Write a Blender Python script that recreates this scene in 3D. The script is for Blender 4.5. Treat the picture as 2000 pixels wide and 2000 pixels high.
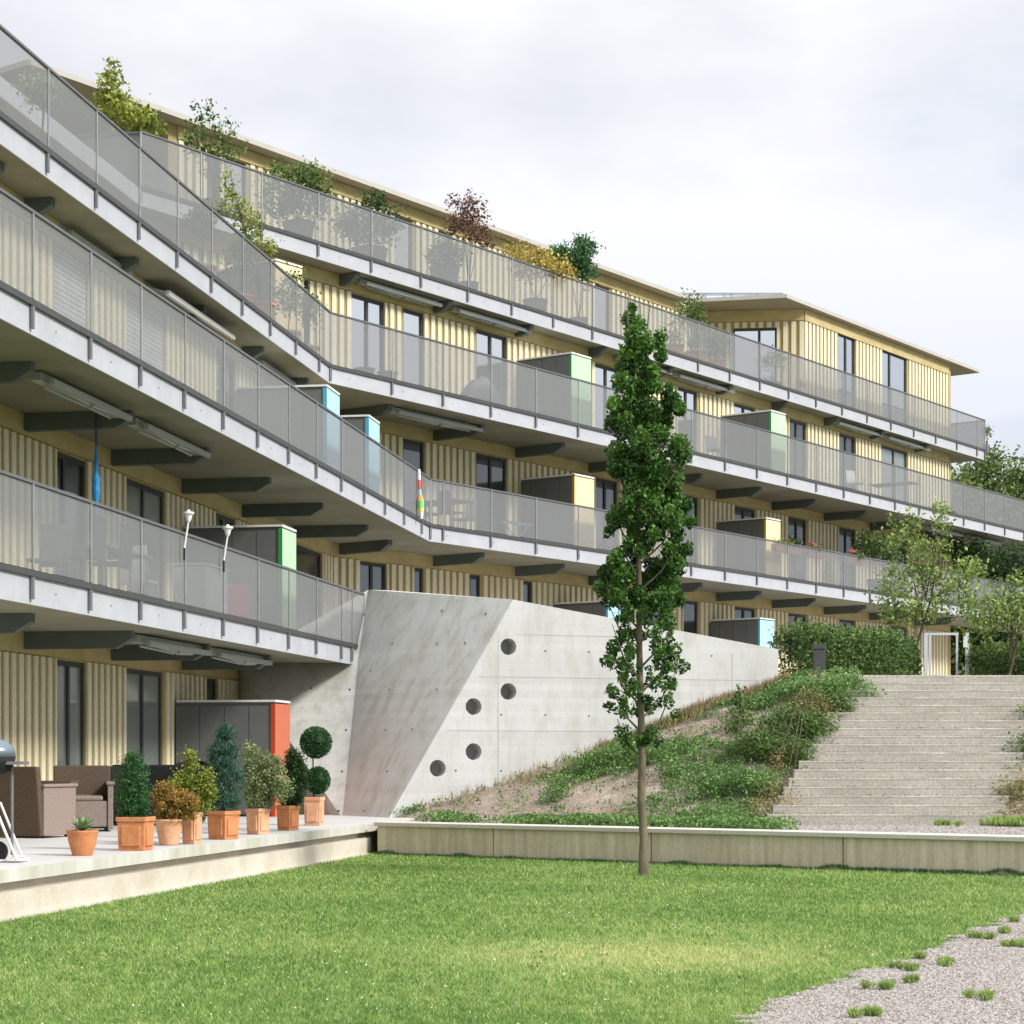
import bpy, math, random
import numpy as np
from mathutils import Vector, noise
R = math.radians
SC = bpy.context.scene
for o in list(bpy.data.objects): bpy.data.objects.remove(o)
C = SC.collection
EYE = 1.42            # camera height above the lawn
F = 3900.0; YH = 1477.5

# ------------------------------------------------------------------ camera
cd = bpy.data.cameras.new('camera'); cam = bpy.data.objects.new('camera', cd); C.objects.link(cam)
cam.location = (0, 0, EYE); cam.rotation_euler = (R(90), 0, 0)
cd.sensor_width = 36; cd.lens = F/2000*36; cd.shift_y = (YH-1000)/2000
cd.clip_end = 2000; cd.clip_start = .1
SC.camera = cam
# ------------------------------------------------------------------ sky and sun
SUN_EL, SUN_DIR = 35.0, Vector((.88, -.48, 0)).normalized()
az = math.atan2(SUN_DIR.x, SUN_DIR.y)
w = bpy.data.worlds.new('World'); SC.world = w; w.use_nodes = True
nt = w.node_tree; nt.nodes.clear()
def N(nt, t, **k):
    n = nt.nodes.new(t)
    for a, b in k.items():
        if a in n.inputs: n.inputs[a].default_value = b
        else: setattr(n, a, b)
    return n
out = N(nt, 'ShaderNodeOutputWorld')
sky = N(nt, 'ShaderNodeTexSky', sky_type='NISHITA', sun_disc=False)
sky.sun_elevation = R(SUN_EL); sky.sun_rotation = az
bg1 = N(nt, 'ShaderNodeBackground', Strength=.12); nt.links.new(sky.outputs[0], bg1.inputs[0])
tc = N(nt, 'ShaderNodeTexCoord')
mp = N(nt, 'ShaderNodeMapping'); mp.inputs['Scale'].default_value = (1, 1, 2.2); mp.inputs['Location'].default_value = (.35, 0, .13)
nt.links.new(tc.outputs['Generated'], mp.inputs[0])
n1 = N(nt, 'ShaderNodeTexNoise', Scale=3.2, Detail=7, Roughness=.52); nt.links.new(mp.outputs[0], n1.inputs[0])
cr = N(nt, 'ShaderNodeValToRGB'); cr.color_ramp.elements[0].position = .36; cr.color_ramp.elements[1].position = .56
cr.color_ramp.elements[0].color = (.78, .80, .86, 1); cr.color_ramp.elements[1].color = (1.0, 1.0, 1.03, 1)
nt.links.new(n1.outputs['Fac'], cr.inputs[0])
bg2 = N(nt, 'ShaderNodeBackground'); sxw = N(nt, 'ShaderNodeSeparateXYZ'); nt.links.new(tc.outputs['Generated'], sxw.inputs[0])
elw = N(nt, 'ShaderNodeMapRange'); elw.inputs[1].default_value = .12; elw.inputs[2].default_value = .30; nt.links.new(sxw.outputs['Z'], elw.inputs[0])
lowc = N(nt, 'ShaderNodeMixRGB'); lowc.inputs[1].default_value = (.74, .79, .87, 1); lowc.inputs[2].default_value = (1, 1, 1, 1); nt.links.new(elw.outputs[0], lowc.inputs[0])
mulc = N(nt, 'ShaderNodeMixRGB', blend_type='MULTIPLY'); mulc.inputs[0].default_value = 1; nt.links.new(cr.outputs[0], mulc.inputs[1]); nt.links.new(lowc.outputs[0], mulc.inputs[2])
nt.links.new(mulc.outputs[0], bg2.inputs[0])
zen = N(nt, 'ShaderNodeMapRange'); zen.inputs[1].default_value = .38; zen.inputs[2].default_value = .95; zen.inputs[3].default_value = .56; zen.inputs[4].default_value = 1.15   # an overcast sky is brightest overhead
nt.links.new(sxw.outputs['Z'], zen.inputs[0]); nt.links.new(zen.outputs[0], bg2.inputs['Strength'])
n2 = N(nt, 'ShaderNodeTexNoise', Scale=1.7, Detail=4); nt.links.new(mp.outputs[0], n2.inputs[0])
m2 = N(nt, 'ShaderNodeMapRange'); m2.inputs[1].default_value = .3; m2.inputs[2].default_value = .52; m2.inputs[3].default_value = .72; m2.inputs[4].default_value = 1.0
nt.links.new(n2.outputs['Fac'], m2.inputs[0])
mx = N(nt, 'ShaderNodeMixShader'); nt.links.new(m2.outputs[0], mx.inputs[0])
nt.links.new(bg1.outputs[0], mx.inputs[1]); nt.links.new(bg2.outputs[0], mx.inputs[2]); nt.links.new(mx.outputs[0], out.inputs[0])
sl = bpy.data.lights.new('sun', 'SUN'); sl.energy = 2.2; sl.angle = R(12); sl.color = (1, .965, .90)
so = bpy.data.objects.new('sun', sl); C.objects.link(so)
d = Vector((SUN_DIR.x*math.cos(R(SUN_EL)), SUN_DIR.y*math.cos(R(SUN_EL)), math.sin(R(SUN_EL))))
so.rotation_euler = d.to_track_quat('Z', 'Y').to_euler(); so.location = d*30
SC.view_settings.view_transform = 'Standard'; SC.view_settings.look = 'None'
SC.view_settings.exposure = .92; SC.view_settings.gamma = 1
SC.render.engine = 'CYCLES'; SC.cycles.transparent_max_bounces = 24; SC.cycles.max_bounces = 8

# ------------------------------------------------------------------ materials
def mat(name, col, rough=.8, col2=None, scale=3., amt=.5, metal=0., bump=0., bscale=None, spec=.3, stretch=(1, 1, 1), detail=6, fine=None):
    m = bpy.data.materials.new(name); m.use_nodes = True; nt = m.node_tree
    b = nt.nodes['Principled BSDF']; b.inputs['Roughness'].default_value = rough; b.inputs['Metallic'].default_value = metal
    b.inputs['Specular IOR Level'].default_value = spec
    c2 = col2 or tuple(x*.72 for x in col)
    tc = N(nt, 'ShaderNodeTexCoord'); mp = N(nt, 'ShaderNodeMapping'); mp.inputs['Scale'].default_value = stretch
    nt.links.new(tc.outputs['Object'], mp.inputs[0])
    ns = N(nt, 'ShaderNodeTexNoise', Scale=scale, Detail=detail, Roughness=.6); nt.links.new(mp.outputs[0], ns.inputs[0])
    mr = N(nt, 'ShaderNodeMapRange'); mr.inputs[1].default_value = .32; mr.inputs[2].default_value = .68; mr.inputs[4].default_value = amt*2
    nt.links.new(ns.outputs['Fac'], mr.inputs[0])
    mx = N(nt, 'ShaderNodeMixRGB'); mx.inputs[1].default_value = (*col, 1); mx.inputs[2].default_value = (*c2, 1)
    nt.links.new(mr.outputs[0], mx.inputs[0])
    last = mx.outputs[0]
    if fine:
        nf = N(nt, 'ShaderNodeTexNoise', Scale=fine[0], Detail=3); nt.links.new(tc.outputs['Object'], nf.inputs[0])
        mf = N(nt, 'ShaderNodeMapRange'); mf.inputs[1].default_value = .3; mf.inputs[2].default_value = .7
        mf.inputs[3].default_value = 1-fine[1]; mf.inputs[4].default_value = 1+fine[1]; nt.links.new(nf.outputs['Fac'], mf.inputs[0])
        mm = N(nt, 'ShaderNodeMixRGB', blend_type='MULTIPLY'); mm.inputs[0].default_value = 1
        nt.links.new(last, mm.inputs[1]); nt.links.new(mf.outputs[0], mm.inputs[2]); last = mm.outputs[0]
    nt.links.new(last, b.inputs['Base Color'])
    if bump:
        nb = N(nt, 'ShaderNodeTexNoise', Scale=bscale or scale*5, Detail=4); nt.links.new(mp.outputs[0], nb.inputs[0])
        bp = N(nt, 'ShaderNodeBump', Strength=bump, Distance=.02); nt.links.new(nb.outputs['Fac'], bp.inputs['Height'])
        nt.links.new(bp.outputs[0], b.inputs['Normal'])
    return m
def leafmat(name, dark, light, trans=.25, rough=.5):
    m = bpy.data.materials.new(name); m.use_nodes = True; nt = m.node_tree
    b = nt.nodes['Principled BSDF']; b.inputs['Roughness'].default_value = rough; b.inputs['Specular IOR Level'].default_value = .35
    at = N(nt, 'ShaderNodeAttribute', attribute_name='tint')
    r = N(nt, 'ShaderNodeValToRGB'); r.color_ramp.elements[0].color = (*dark, 1); r.color_ramp.elements[1].color = (*light, 1)
    nt.links.new(at.outputs['Fac'], r.inputs[0]); nt.links.new(r.outputs[0], b.inputs['Base Color'])
    t = N(nt, 'ShaderNodeBsdfTranslucent'); nt.links.new(r.outputs[0], t.inputs[0])
    mx = N(nt, 'ShaderNodeMixShader'); mx.inputs[0].default_value = trans
    o = nt.nodes['Material Output']; nt.links.new(b.outputs[0], mx.inputs[1]); nt.links.new(t.outputs[0], mx.inputs[2]); nt.links.new(mx.outputs[0], o.inputs[0])
    return m
M = {}
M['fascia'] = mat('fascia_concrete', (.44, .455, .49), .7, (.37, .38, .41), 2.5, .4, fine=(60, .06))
M['soffit'] = mat('shaded_soffit_concrete', (.30, .29, .23), .85, (.235, .23, .17), 1.3, .5, fine=(25, .06))  # albedo lowered to put extra shade under the slabs
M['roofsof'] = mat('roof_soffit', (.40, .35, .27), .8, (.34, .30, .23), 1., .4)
M['white'] = mat('white_metal', (.75, .75, .74), .45, (.66, .66, .66), 2, .3)
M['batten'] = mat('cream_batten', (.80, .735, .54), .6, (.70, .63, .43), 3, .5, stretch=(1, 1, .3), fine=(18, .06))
M['recess'] = mat('shaded_cream_board', (.42, .34, .16), .7, (.33, .26, .11), 3, .5, stretch=(1, 1, .3))  # board tone deepened to carry the shade in the batten grooves
M['board'] = mat('shaded_cream_header', (.54, .45, .23), .65, (.43, .34, .15), 2.2, .5, stretch=(1, 1, 2))  # darker than the battens to paint in the shade below the slab
M['steel'] = mat('galvanised_steel', (.36, .37, .38), .5, (.28, .29, .30), 6, .4, metal=.3)
M['darksteel'] = mat('dark_steel', (.05, .055, .055), .5, (.07, .07, .07), 6, .4)
M['bracket'] = mat('post_bracket', (.17, .175, .18), .6, (.13, .13, .14), 6, .4)
M['railtop'] = mat('railing_top', (.11, .115, .12), .5, (.14, .14, .15), 6, .4)
M['beam'] = mat('grey_beam', (.115, .135, .125), .6, (.09, .11, .10), 4, .4)
M['cab'] = mat('cabinet_grey', (.145, .15, .145), .55, (.12, .125, .12), 2, .4)
M['frame'] = mat('window_frame', (.05, .055, .055), .45, (.035, .04, .04), 4, .4)
M['concrete'] = None
M['awning'] = mat('awning_metal', (.42, .45, .43), .4, (.34, .36, .35), 4, .3, metal=.3)
M['terra'] = mat('terracotta', (.62, .27, .12), .8, (.52, .20, .08), 9, .6, fine=(50, .12), bump=.2)
M['terra2'] = mat('pale_terracotta', (.62, .29, .15), .8, (.68, .40, .25), 7, .6, fine=(50, .1), bump=.2)
M['soil'] = mat('soil', (.05, .035, .025), .95)
M['wicker'] = mat('wicker', (.12, .085, .06), .7, (.08, .055, .04), 30, .5, stretch=(1, 1, 4), fine=(90, .3))
M['wickerl'] = mat('wicker_weave', (.29, .23, .20), .7, (.21, .165, .14), 30, .5, stretch=(1, 1, 4), fine=(90, .25))
M['black'] = mat('black_fabric', (.012, .012, .013), .8, (.02, .02, .02), 5, .5)
M['bark'] = mat('bark', (.21, .18, .12), .9, (.12, .10, .065), 8, .6, stretch=(1, 1, .35), bump=.6, bscale=30)
M['bark2'] = mat('dark_bark', (.07, .055, .04), .9, (.11, .09, .06), 8, .6)
M['gate'] = mat('gate_steel', (.60, .63, .67), .45, (.5, .53, .57), 5, .3)
M['redge'] = mat('roof_edge_metal', (.46, .44, .40), .6, (.40, .38, .34), 3, .4)
M['gravel'] = mat('gravel_bed', (.34, .31, .295), .95, (.25, .225, .21), 9, .5, fine=(45, .35), bump=.8, bscale=60)
M['pebble'] = None
M['berm'] = mat('earth_bank', (.25, .19, .145), .95, (.34, .28, .235), 1.6, .6, fine=(30, .4), bump=.8, bscale=22)
M['lawnsoil'] = mat('lawn_base', (.085, .15, .028), .95, (.12, .18, .04), 1.2, .5, fine=(50, .3))
M['farground'] = mat('far_ground', (.10, .16, .05), .95, (.14, .18, .07), .2, .5)
M['paving'] = mat('pale_paving', (.58, .57, .56), .8, (.50, .49, .48), 1.4, .5, fine=(40, .06))
M['paveedge'] = mat('weathered_edge', (.60, .59, .56), .85, (.33, .31, .20), 2.4, .35, stretch=(1, 1, .15))
M['plinth'] = mat('pale_plinth', (.62, .57, .50), .85, (.48, .42, .33), 2., .45, fine=(40, .1))
M['stair'] = mat('stair_concrete', (.43, .41, .36), .9, (.34, .325, .28), 2.2, .55, fine=(28, .22), bump=.4, stretch=(.6, 1, 1))
M['nosing'] = mat('stair_nosing', (.58, .55, .50), .9, (.40, .37, .32), 3.0, .6, fine=(30, .2), stretch=(.6, 1, 1))
M['bench'] = mat('lifted_bench_front', (.70, .61, .47), .85, (.50, .43, .31), 5, .55, stretch=(2.2, 2.2, .18), fine=(30, .08))  # colour raised and warmed to offset little sun and green bounce
M['coping'] = mat('bench_top', (.62, .58, .52), .8, (.55, .51, .45), 3, .4, fine=(30, .08))
M['grey'] = mat('grey_planter', (.20, .20, .205), .6)
M['pink'] = mat('pink_plastic', (.75, .12, .22), .4)
M['blue'] = mat('blue_cloth', (.03, .25, .55), .7)
M['solar'] = mat('solar_panel', (.40, .44, .50), .25, metal=.4)
def solid(n, c, **k): return mat(n, c, k.pop('rough', .5), tuple(x*.9 for x in c), 2, .3, **k)
M['c_green'] = solid('green_end', (.47, .67, .44)); M['c_blue'] = solid('blue_end', (.40, .64, .78)); M['c_yel'] = solid('yellow_end', (.84, .69, .41))
M['c_red'] = solid('orange_red_end', (.55, .15, .08))
for n, c in (('green', (.04, .28, .09)), ('blue', (.08, .36, .55)), ('yel', (.50, .33, .06)), ('red', (.50, .06, .02))): M['e_'+n] = solid(n+'_edge', c)
# concrete with board marks
def board_concrete(name, c1, c2, c3):
    m = mat(name, c1, .8, c2, .9, .5, fine=(35, .05)); nt = m.node_tree; b = nt.nodes['Principled BSDF']
    tc = N(nt, 'ShaderNodeTexCoord'); sx = N(nt, 'ShaderNodeSeparateXYZ'); nt.links.new(tc.outputs['Object'], sx.inputs[0])
    mu = N(nt, 'ShaderNodeMath', operation='MULTIPLY'); mu.inputs[1].default_value = 9.; nt.links.new(sx.outputs['Z'], mu.inputs[0])
    fl = N(nt, 'ShaderNodeMath', operation='FLOOR'); nt.links.new(mu.outputs[0], fl.inputs[0])
    wn = N(nt, 'ShaderNodeTexWhiteNoise', noise_dimensions='1D'); nt.links.new(fl.outputs[0], wn.inputs['W'])
    mr = N(nt, 'ShaderNodeMapRange'); mr.inputs[3].default_value = .955; mr.inputs[4].default_value = 1.03; nt.links.new(wn.outputs['Value'], mr.inputs[0])
    fr = N(nt, 'ShaderNodeMath', operation='FRACT'); nt.links.new(mu.outputs[0], fr.inputs[0])
    lt = N(nt, 'ShaderNodeMath', operation='LESS_THAN'); lt.inputs[1].default_value = .05; nt.links.new(fr.outputs[0], lt.inputs[0])
    l2 = N(nt, 'ShaderNodeMath', operation='MULTIPLY'); l2.inputs[1].default_value = .07; nt.links.new(lt.outputs[0], l2.inputs[0])
    sb = N(nt, 'ShaderNodeMath', operation='SUBTRACT'); nt.links.new(mr.outputs[0], sb.inputs[0]); nt.links.new(l2.outputs[0], sb.inputs[1])
    old = b.inputs['Base Color'].links[0].from_socket
    # stains
    n2 = N(nt, 'ShaderNodeTexNoise', Scale=2.1, Detail=9, Roughness=.7)
    mp = N(nt, 'ShaderNodeMapping'); mp.inputs['Scale'].default_value = (1.6, 1.6, .5); nt.links.new(tc.outputs['Object'], mp.inputs[0]); nt.links.new(mp.outputs[0], n2.inputs[0])
    r2 = N(nt, 'ShaderNodeMapRange'); r2.inputs[1].default_value = .46; r2.inputs[2].default_value = .70; r2.inputs[4].default_value = .95; nt.links.new(n2.outputs['Fac'], r2.inputs[0])
    mxs = N(nt, 'ShaderNodeMixRGB'); mxs.inputs[2].default_value = (*c3, 1); nt.links.new(r2.outputs[0], mxs.inputs[0]); nt.links.new(old, mxs.inputs[1])
    mm = N(nt, 'ShaderNodeMixRGB', blend_type='MULTIPLY'); mm.inputs[0].default_value = 1
    nt.links.new(mxs.outputs[0], mm.inputs[1]); nt.links.new(sb.outputs[0], mm.inputs[2]); nt.links.new(mm.outputs[0], b.inputs['Base Color'])
    bp = N(nt, 'ShaderNodeBump', Strength=.25, Distance=.01); nt.links.new(sb.outputs[0], bp.inputs['Height']); nt.links.new(bp.outputs[0], b.inputs['Normal'])
    return m
M['concrete'] = board_concrete('board_marked_concrete', (.55, .55, .545), (.49, .49, .48), (.43, .42, .38))
M['concrete2'] = board_concrete('lightened_weathered_concrete', (.72, .72, .69), (.64, .64, .60), (.50, .49, .40))  # base colour raised to offset weak sun on these faces; stains are real
# perforated mesh: open area far finer than a pixel, so part of the light simply passes
def meshmat():
    m = bpy.data.materials.new('perforated_mesh'); m.use_nodes = True; nt = m.node_tree
    b = nt.nodes['Principled BSDF']; b.inputs['Base Color'].default_value = (.25, .26, .265, 1); b.inputs['Roughness'].default_value = .8; b.inputs['Specular IOR Level'].default_value = .1
    t = N(nt, 'ShaderNodeBsdfTransparent'); mx = N(nt, 'ShaderNodeMixShader'); oi = N(nt, 'ShaderNodeObjectInfo'); mo = N(nt, 'ShaderNodeMapRange'); mo.inputs[3].default_value = .42; mo.inputs[4].default_value = .51; nt.links.new(oi.outputs['Random'], mo.inputs[0]); nt.links.new(mo.outputs[0], mx.inputs[0])
    o = nt.nodes['Material Output']; nt.links.new(t.outputs[0], mx.inputs[1]); nt.links.new(b.outputs[0], mx.inputs[2]); nt.links.new(mx.outputs[0], o.inputs[0])
    return m
M['mesh'] = meshmat()
def glassmat(name, c, refl, tint=(.75, .8, .82)):
    m = bpy.data.materials.new(name); m.use_nodes = True; nt = m.node_tree
    b = nt.nodes['Principled BSDF']; b.inputs['Base Color'].default_value = (*c, 1); b.inputs['Roughness'].default_value = .3
    g = N(nt, 'ShaderNodeBsdfGlossy', Roughness=.02); g.inputs[0].default_value = (*tint, 1)
    mx = N(nt, 'ShaderNodeMixShader'); mx.inputs[0].default_value = refl
    o = nt.nodes['Material Output']; nt.links.new(b.outputs[0], mx.inputs[1]); nt.links.new(g.outputs[0], mx.inputs[2]); nt.links.new(mx.outputs[0], o.inputs[0])
    return m
M['glass'] = glassmat('dark_window_glass', (.02, .027, .026), .16)
M['glassb'] = glassmat('sky_window_glass', (.05, .06, .06), .78, (.9, .93, .95))
M['glassc'] = glassmat('curtained_window_glass', (.20, .23, .21), .22)
def blindmat():
    m = mat('white_blind', (.60, .62, .64), .6); nt = m.node_tree; b = nt.nodes['Principled BSDF']
    tc = N(nt, 'ShaderNodeTexCoord'); wv = N(nt, 'ShaderNodeTexWave', Scale=4.2); wv.bands_direction = 'Z'; nt.links.new(tc.outputs['Object'], wv.inputs[0])
    mr = N(nt, 'ShaderNodeMapRange'); mr.inputs[3].default_value = .55; mr.inputs[4].default_value = 1; nt.links.new(wv.outputs['Fac'], mr.inputs[0])
    old = b.inputs['Base Color'].links[0].from_socket; mm = N(nt, 'ShaderNodeMixRGB', blend_type='MULTIPLY'); mm.inputs[0].default_value = 1
    nt.links.new(old, mm.inputs[1]); nt.links.new(mr.outputs[0], mm.inputs[2]); nt.links.new(mm.outputs[0], b.inputs['Base Color'])
    return m
M['blind'] = blindmat()
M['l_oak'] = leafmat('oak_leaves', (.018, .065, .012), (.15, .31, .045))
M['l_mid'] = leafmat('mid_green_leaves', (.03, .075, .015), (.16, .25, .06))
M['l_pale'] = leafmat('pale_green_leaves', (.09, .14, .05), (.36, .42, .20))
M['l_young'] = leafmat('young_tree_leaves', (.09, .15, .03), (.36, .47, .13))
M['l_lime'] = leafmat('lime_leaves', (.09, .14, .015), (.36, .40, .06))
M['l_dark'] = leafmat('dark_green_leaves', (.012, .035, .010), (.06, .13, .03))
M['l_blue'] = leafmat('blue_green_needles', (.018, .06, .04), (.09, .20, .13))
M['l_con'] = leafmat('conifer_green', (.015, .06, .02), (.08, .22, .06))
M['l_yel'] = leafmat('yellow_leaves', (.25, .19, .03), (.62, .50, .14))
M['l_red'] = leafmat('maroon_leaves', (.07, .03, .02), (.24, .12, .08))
M['l_rust'] = leafmat('rusty_leaves', (.12, .10, .02), (.45, .26, .06))
M['l_dryg'] = leafmat('brownish_green_leaves', (.13, .15, .045), (.36, .33, .14))
M['l_dry'] = leafmat('dry_grass', (.20, .14, .06), (.45, .34, .18))
M['l_weed'] = leafmat('weed_leaves', (.05, .12, .025), (.24, .40, .12))
M['l_grass'] = leafmat('lawn_blades', (.085, .18, .035), (.64, .62, .28), .35)
_r = [n for n in M['l_grass'].node_tree.nodes if n.type == 'VALTORGB'][0].color_ramp; _e = _r.elements.new(.6); _e.color = (.31, .48, .12, 1)
M['petal'] = leafmat('pink_petals', (.6, .05, .12), (.85, .25, .3))
M['l_far'] = leafmat('far_tree_leaves', (.035, .075, .015), (.20, .27, .06))
M['pebble'] = leafmat('pebbles', (.14, .12, .108), (.46, .425, .39), 0, .9)

# ------------------------------------------------------------------ helpers
def W(x, y, h): return Vector((x, y, h+EYE))     # h relative to the eye
class MB:
    def __init__(s): s.v = []; s.f = []; s.m = []
    def quad(s, a, b, c, d, m=0): i = len(s.v); s.v += [a, b, c, d]; s.f.append((i, i+1, i+2, i+3)); s.m.append(m)
    def poly(s, pts, m=0): i = len(s.v); s.v += list(pts); s.f.append(tuple(range(i, i+len(pts)))); s.m.append(m)
    def prism(s, pts, z0, z1, m=0, mt=None):
        n = len(pts); i = len(s.v)
        area = sum(pts[k][0]*pts[(k+1) % n][1]-pts[(k+1) % n][0]*pts[k][1] for k in range(n))
        if area < 0: pts = pts[::-1]
        s.v += [Vector((p[0], p[1], z0)) for p in pts]+[Vector((p[0], p[1], z1)) for p in pts]
        s.f.append(tuple(i+k for k in range(n))[::-1]); s.m.append(m)
        s.f.append(tuple(i+n+k for k in range(n))); s.m.append(m if mt is None else mt)
        for k in range(n): s.f.append((i+k, i+(k+1) % n, i+n+(k+1) % n, i+n+k)); s.m.append(m)
    def obox(s, c, ux, uy, uz, m=0):   # oriented box, half vectors
        i = len(s.v)
        for sz in (-1, 1):
            for a, b in ((-1, -1), (1, -1), (1, 1), (-1, 1)): s.v.append(c+ux*a+uy*b+uz*sz)
        for f in ((0, 3, 2, 1), (4, 5, 6, 7), (0, 1, 5, 4), (1, 2, 6, 5), (2, 3, 7, 6), (3, 0, 4, 7)):
            s.f.append(tuple(i+k for k in f)); s.m.append(m)
    def box(s, x0, x1, y0, y1, z0, z1, m=0):
        s.obox(Vector(((x0+x1)/2, (y0+y1)/2, (z0+z1)/2)), Vector(((x1-x0)/2, 0, 0)), Vector((0, (y1-y0)/2, 0)), Vector((0, 0, (z1-z0)/2)), m)
    def tube(s, a, b, r0, r1=None, n=8, m=0, cap=True):
        a = Vector(a); b = Vector(b); r1 = r0 if r1 is None else r1; d = (b-a).normalized()
        u = d.orthogonal().normalized(); v = d.cross(u); i = len(s.v)
        for p, r in ((a, r0), (b, r1)):
            for k in range(n): t = 2*math.pi*k/n; s.v.append(p+u*math.cos(t)*r+v*math.sin(t)*r)
        for k in range(n): s.f.append((i+k, i+(k+1) % n, i+n+(k+1) % n, i+n+k)); s.m.append(m)
        if cap: s.f.append(tuple(i+k for k in range(n))[::-1]); s.f.append(tuple(i+n+k for k in range(n))); s.m += [m, m]
    def path(s, pts, rs, n=8, m=0):
        for k in range(len(pts)-1): s.tube(pts[k], pts[k+1], rs[k], rs[k+1], n, m, cap=True)
    def lathe(s, c, prof, n=24, m=0):
        c = Vector(c); i = len(s.v)
        for r, z in prof:
            for k in range(n): t = 2*math.pi*k/n; s.v.append(c+Vector((r*math.cos(t), r*math.sin(t), z)))
        for j in range(len(prof)-1):
            for k in range(n): s.f.append((i+j*n+k, i+j*n+(k+1) % n, i+(j+1)*n+(k+1) % n, i+(j+1)*n+k)); s.m.append(m)
        s.f.append(tuple(i+k for k in range(n))[::-1]); s.m.append(m)
        e = i+(len(prof)-1)*n; s.f.append(tuple(e+k for k in range(n))); s.m.append(m)
    def build(s, name, mats, parent=None, smooth=False, bevel=0):
        me = bpy.data.meshes.new(name); org = Vector((0, 0, 0))
        if parent is None and s.v:
            xs = [v[0] for v in s.v]; ys = [v[1] for v in s.v]; org = Vector(((min(xs)+max(xs))/2, (min(ys)+max(ys))/2, min(v[2] for v in s.v)))
        elif parent is not None: org = world_org(parent)
        me.from_pydata([tuple(Vector(v)-org) for v in s.v], [], s.f)
        if not isinstance(mats, (list, tuple)): mats = [mats]
        for m in mats: me.materials.append(m)
        me.polygons.foreach_set('material_index', s.m)
        if smooth: me.polygons.foreach_set('use_smooth', [True]*len(me.polygons))
        me.update()
        o = bpy.data.objects.new(name, me); C.objects.link(o)
        if parent is None: o.location = org
        else: o.parent = parent
        if bevel:
            b = o.modifiers.new('bevel', 'BEVEL'); b.width = bevel; b.segments = 2; b.limit_method = 'ANGLE'
        return o
def world_org(o):
    v = Vector(o.location); p = o.parent
    while p is not None: v = v+Vector(p.location); p = p.parent
    return v
def tag(o, label=None, cat=None, group=None, kind=None):
    if label: o['label'] = label
    if cat: o['category'] = cat
    if group: o['group'] = group
    if kind: o['kind'] = kind
    return o
def empty(name, loc, label, cat, group=None):
    o = bpy.data.objects.new(name, None); C.objects.link(o); o.location = loc; o.empty_display_size = .2
    return tag(o, label, cat, group)
def npmesh(name, verts, faces, mats, parent=None, tint=None, k=4, smooth=False):
    org = np.array(world_org(parent)) if parent is not None else np.array([verts[:, 0].mean(), verts[:, 1].mean(), verts[:, 2].min()])
    verts = verts-org
    me = bpy.data.meshes.new(name); nv = len(verts); nf = len(faces)
    me.vertices.add(nv); me.vertices.foreach_set('co', verts.astype(np.float32).ravel())
    me.loops.add(nf*k); me.loops.foreach_set('vertex_index', faces.astype(np.int32).ravel())
    me.polygons.add(nf); me.polygons.foreach_set('loop_start', np.arange(0, nf*k, k, dtype=np.int32))
    me.polygons.foreach_set('loop_total', np.full(nf, k, dtype=np.int32))
    if tint is not None:
        a = me.attributes.new('tint', 'FLOAT', 'POINT'); a.data.foreach_set('value', tint.astype(np.float32))
    me.materials.append(mats); me.update(calc_edges=True)
    o = bpy.data.objects.new(name, me); C.objects.link(o)
    if parent is None: o.location = Vector(org)
    else: o.parent = parent
    return o
def leaves(name, P, size, m, parent=None, seed=0, aspect=.55, up=.3, tint=None, kind=None, dirs=None):
    """P: n x 3 leaf bases; each leaf a folded four-corner blade"""
    rg = np.random.default_rng(seed); n = len(P)
    s = size*rg.uniform(.6, 1.25, n) if np.isscalar(size) else size
    d = rg.normal(size=(n, 3)) if dirs is None else dirs+rg.normal(size=(n, 3))*.35
    d[:, 2] += up; d /= np.linalg.norm(d, axis=1)[:, None]
    t = rg.normal(size=(n, 3)); sd = np.cross(d, t); sd /= np.linalg.norm(sd, axis=1)[:, None]
    nr = np.cross(d, sd)
    a = P-d*s[:, None]*.5; c = P+d*s[:, None]*.5
    b = P+sd*(s*aspect*.5)[:, None]+nr*(s*.10)[:, None]; e = P-sd*(s*aspect*.5)[:, None]+nr*(s*.10)[:, None]
    V = np.stack([a, b, c, e], 1).reshape(-1, 3); Fc = np.arange(4*n).reshape(n, 4)
    tt = rg.uniform(0, 1, n) if tint is None else np.clip(tint+rg.normal(size=n)*.16, 0, 1)
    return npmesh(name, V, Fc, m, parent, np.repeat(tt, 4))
def clumps(blobs, n, seed, cn=40, cr=.12, shell=.55):
    """leaf points in clumps spread through ellipsoids (cx,cy,cz,rx,ry,rz)"""
    rg = np.random.default_rng(seed); out = []; tn = []
    vol = np.array([b[3]*b[4]*b[5] for b in blobs])**.6; vol /= vol.sum()
    nc = max(3, n//cn)
    for b, fr in zip(blobs, vol):
        for _ in range(max(1, int(nc*fr))):
            u = rg.normal(size=3); u /= np.linalg.norm(u); r = rg.uniform(shell**3, 1)**(1/3)
            c = np.array(b[:3])+u*r*np.array(b[3:6]); tt = rg.uniform(.1, .9)
            rr = cr*rg.uniform(.6, 1.4)
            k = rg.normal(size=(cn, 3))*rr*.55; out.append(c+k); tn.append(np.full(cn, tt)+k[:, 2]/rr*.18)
    return np.concatenate(out), np.clip(np.concatenate(tn), 0, 1)

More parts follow.
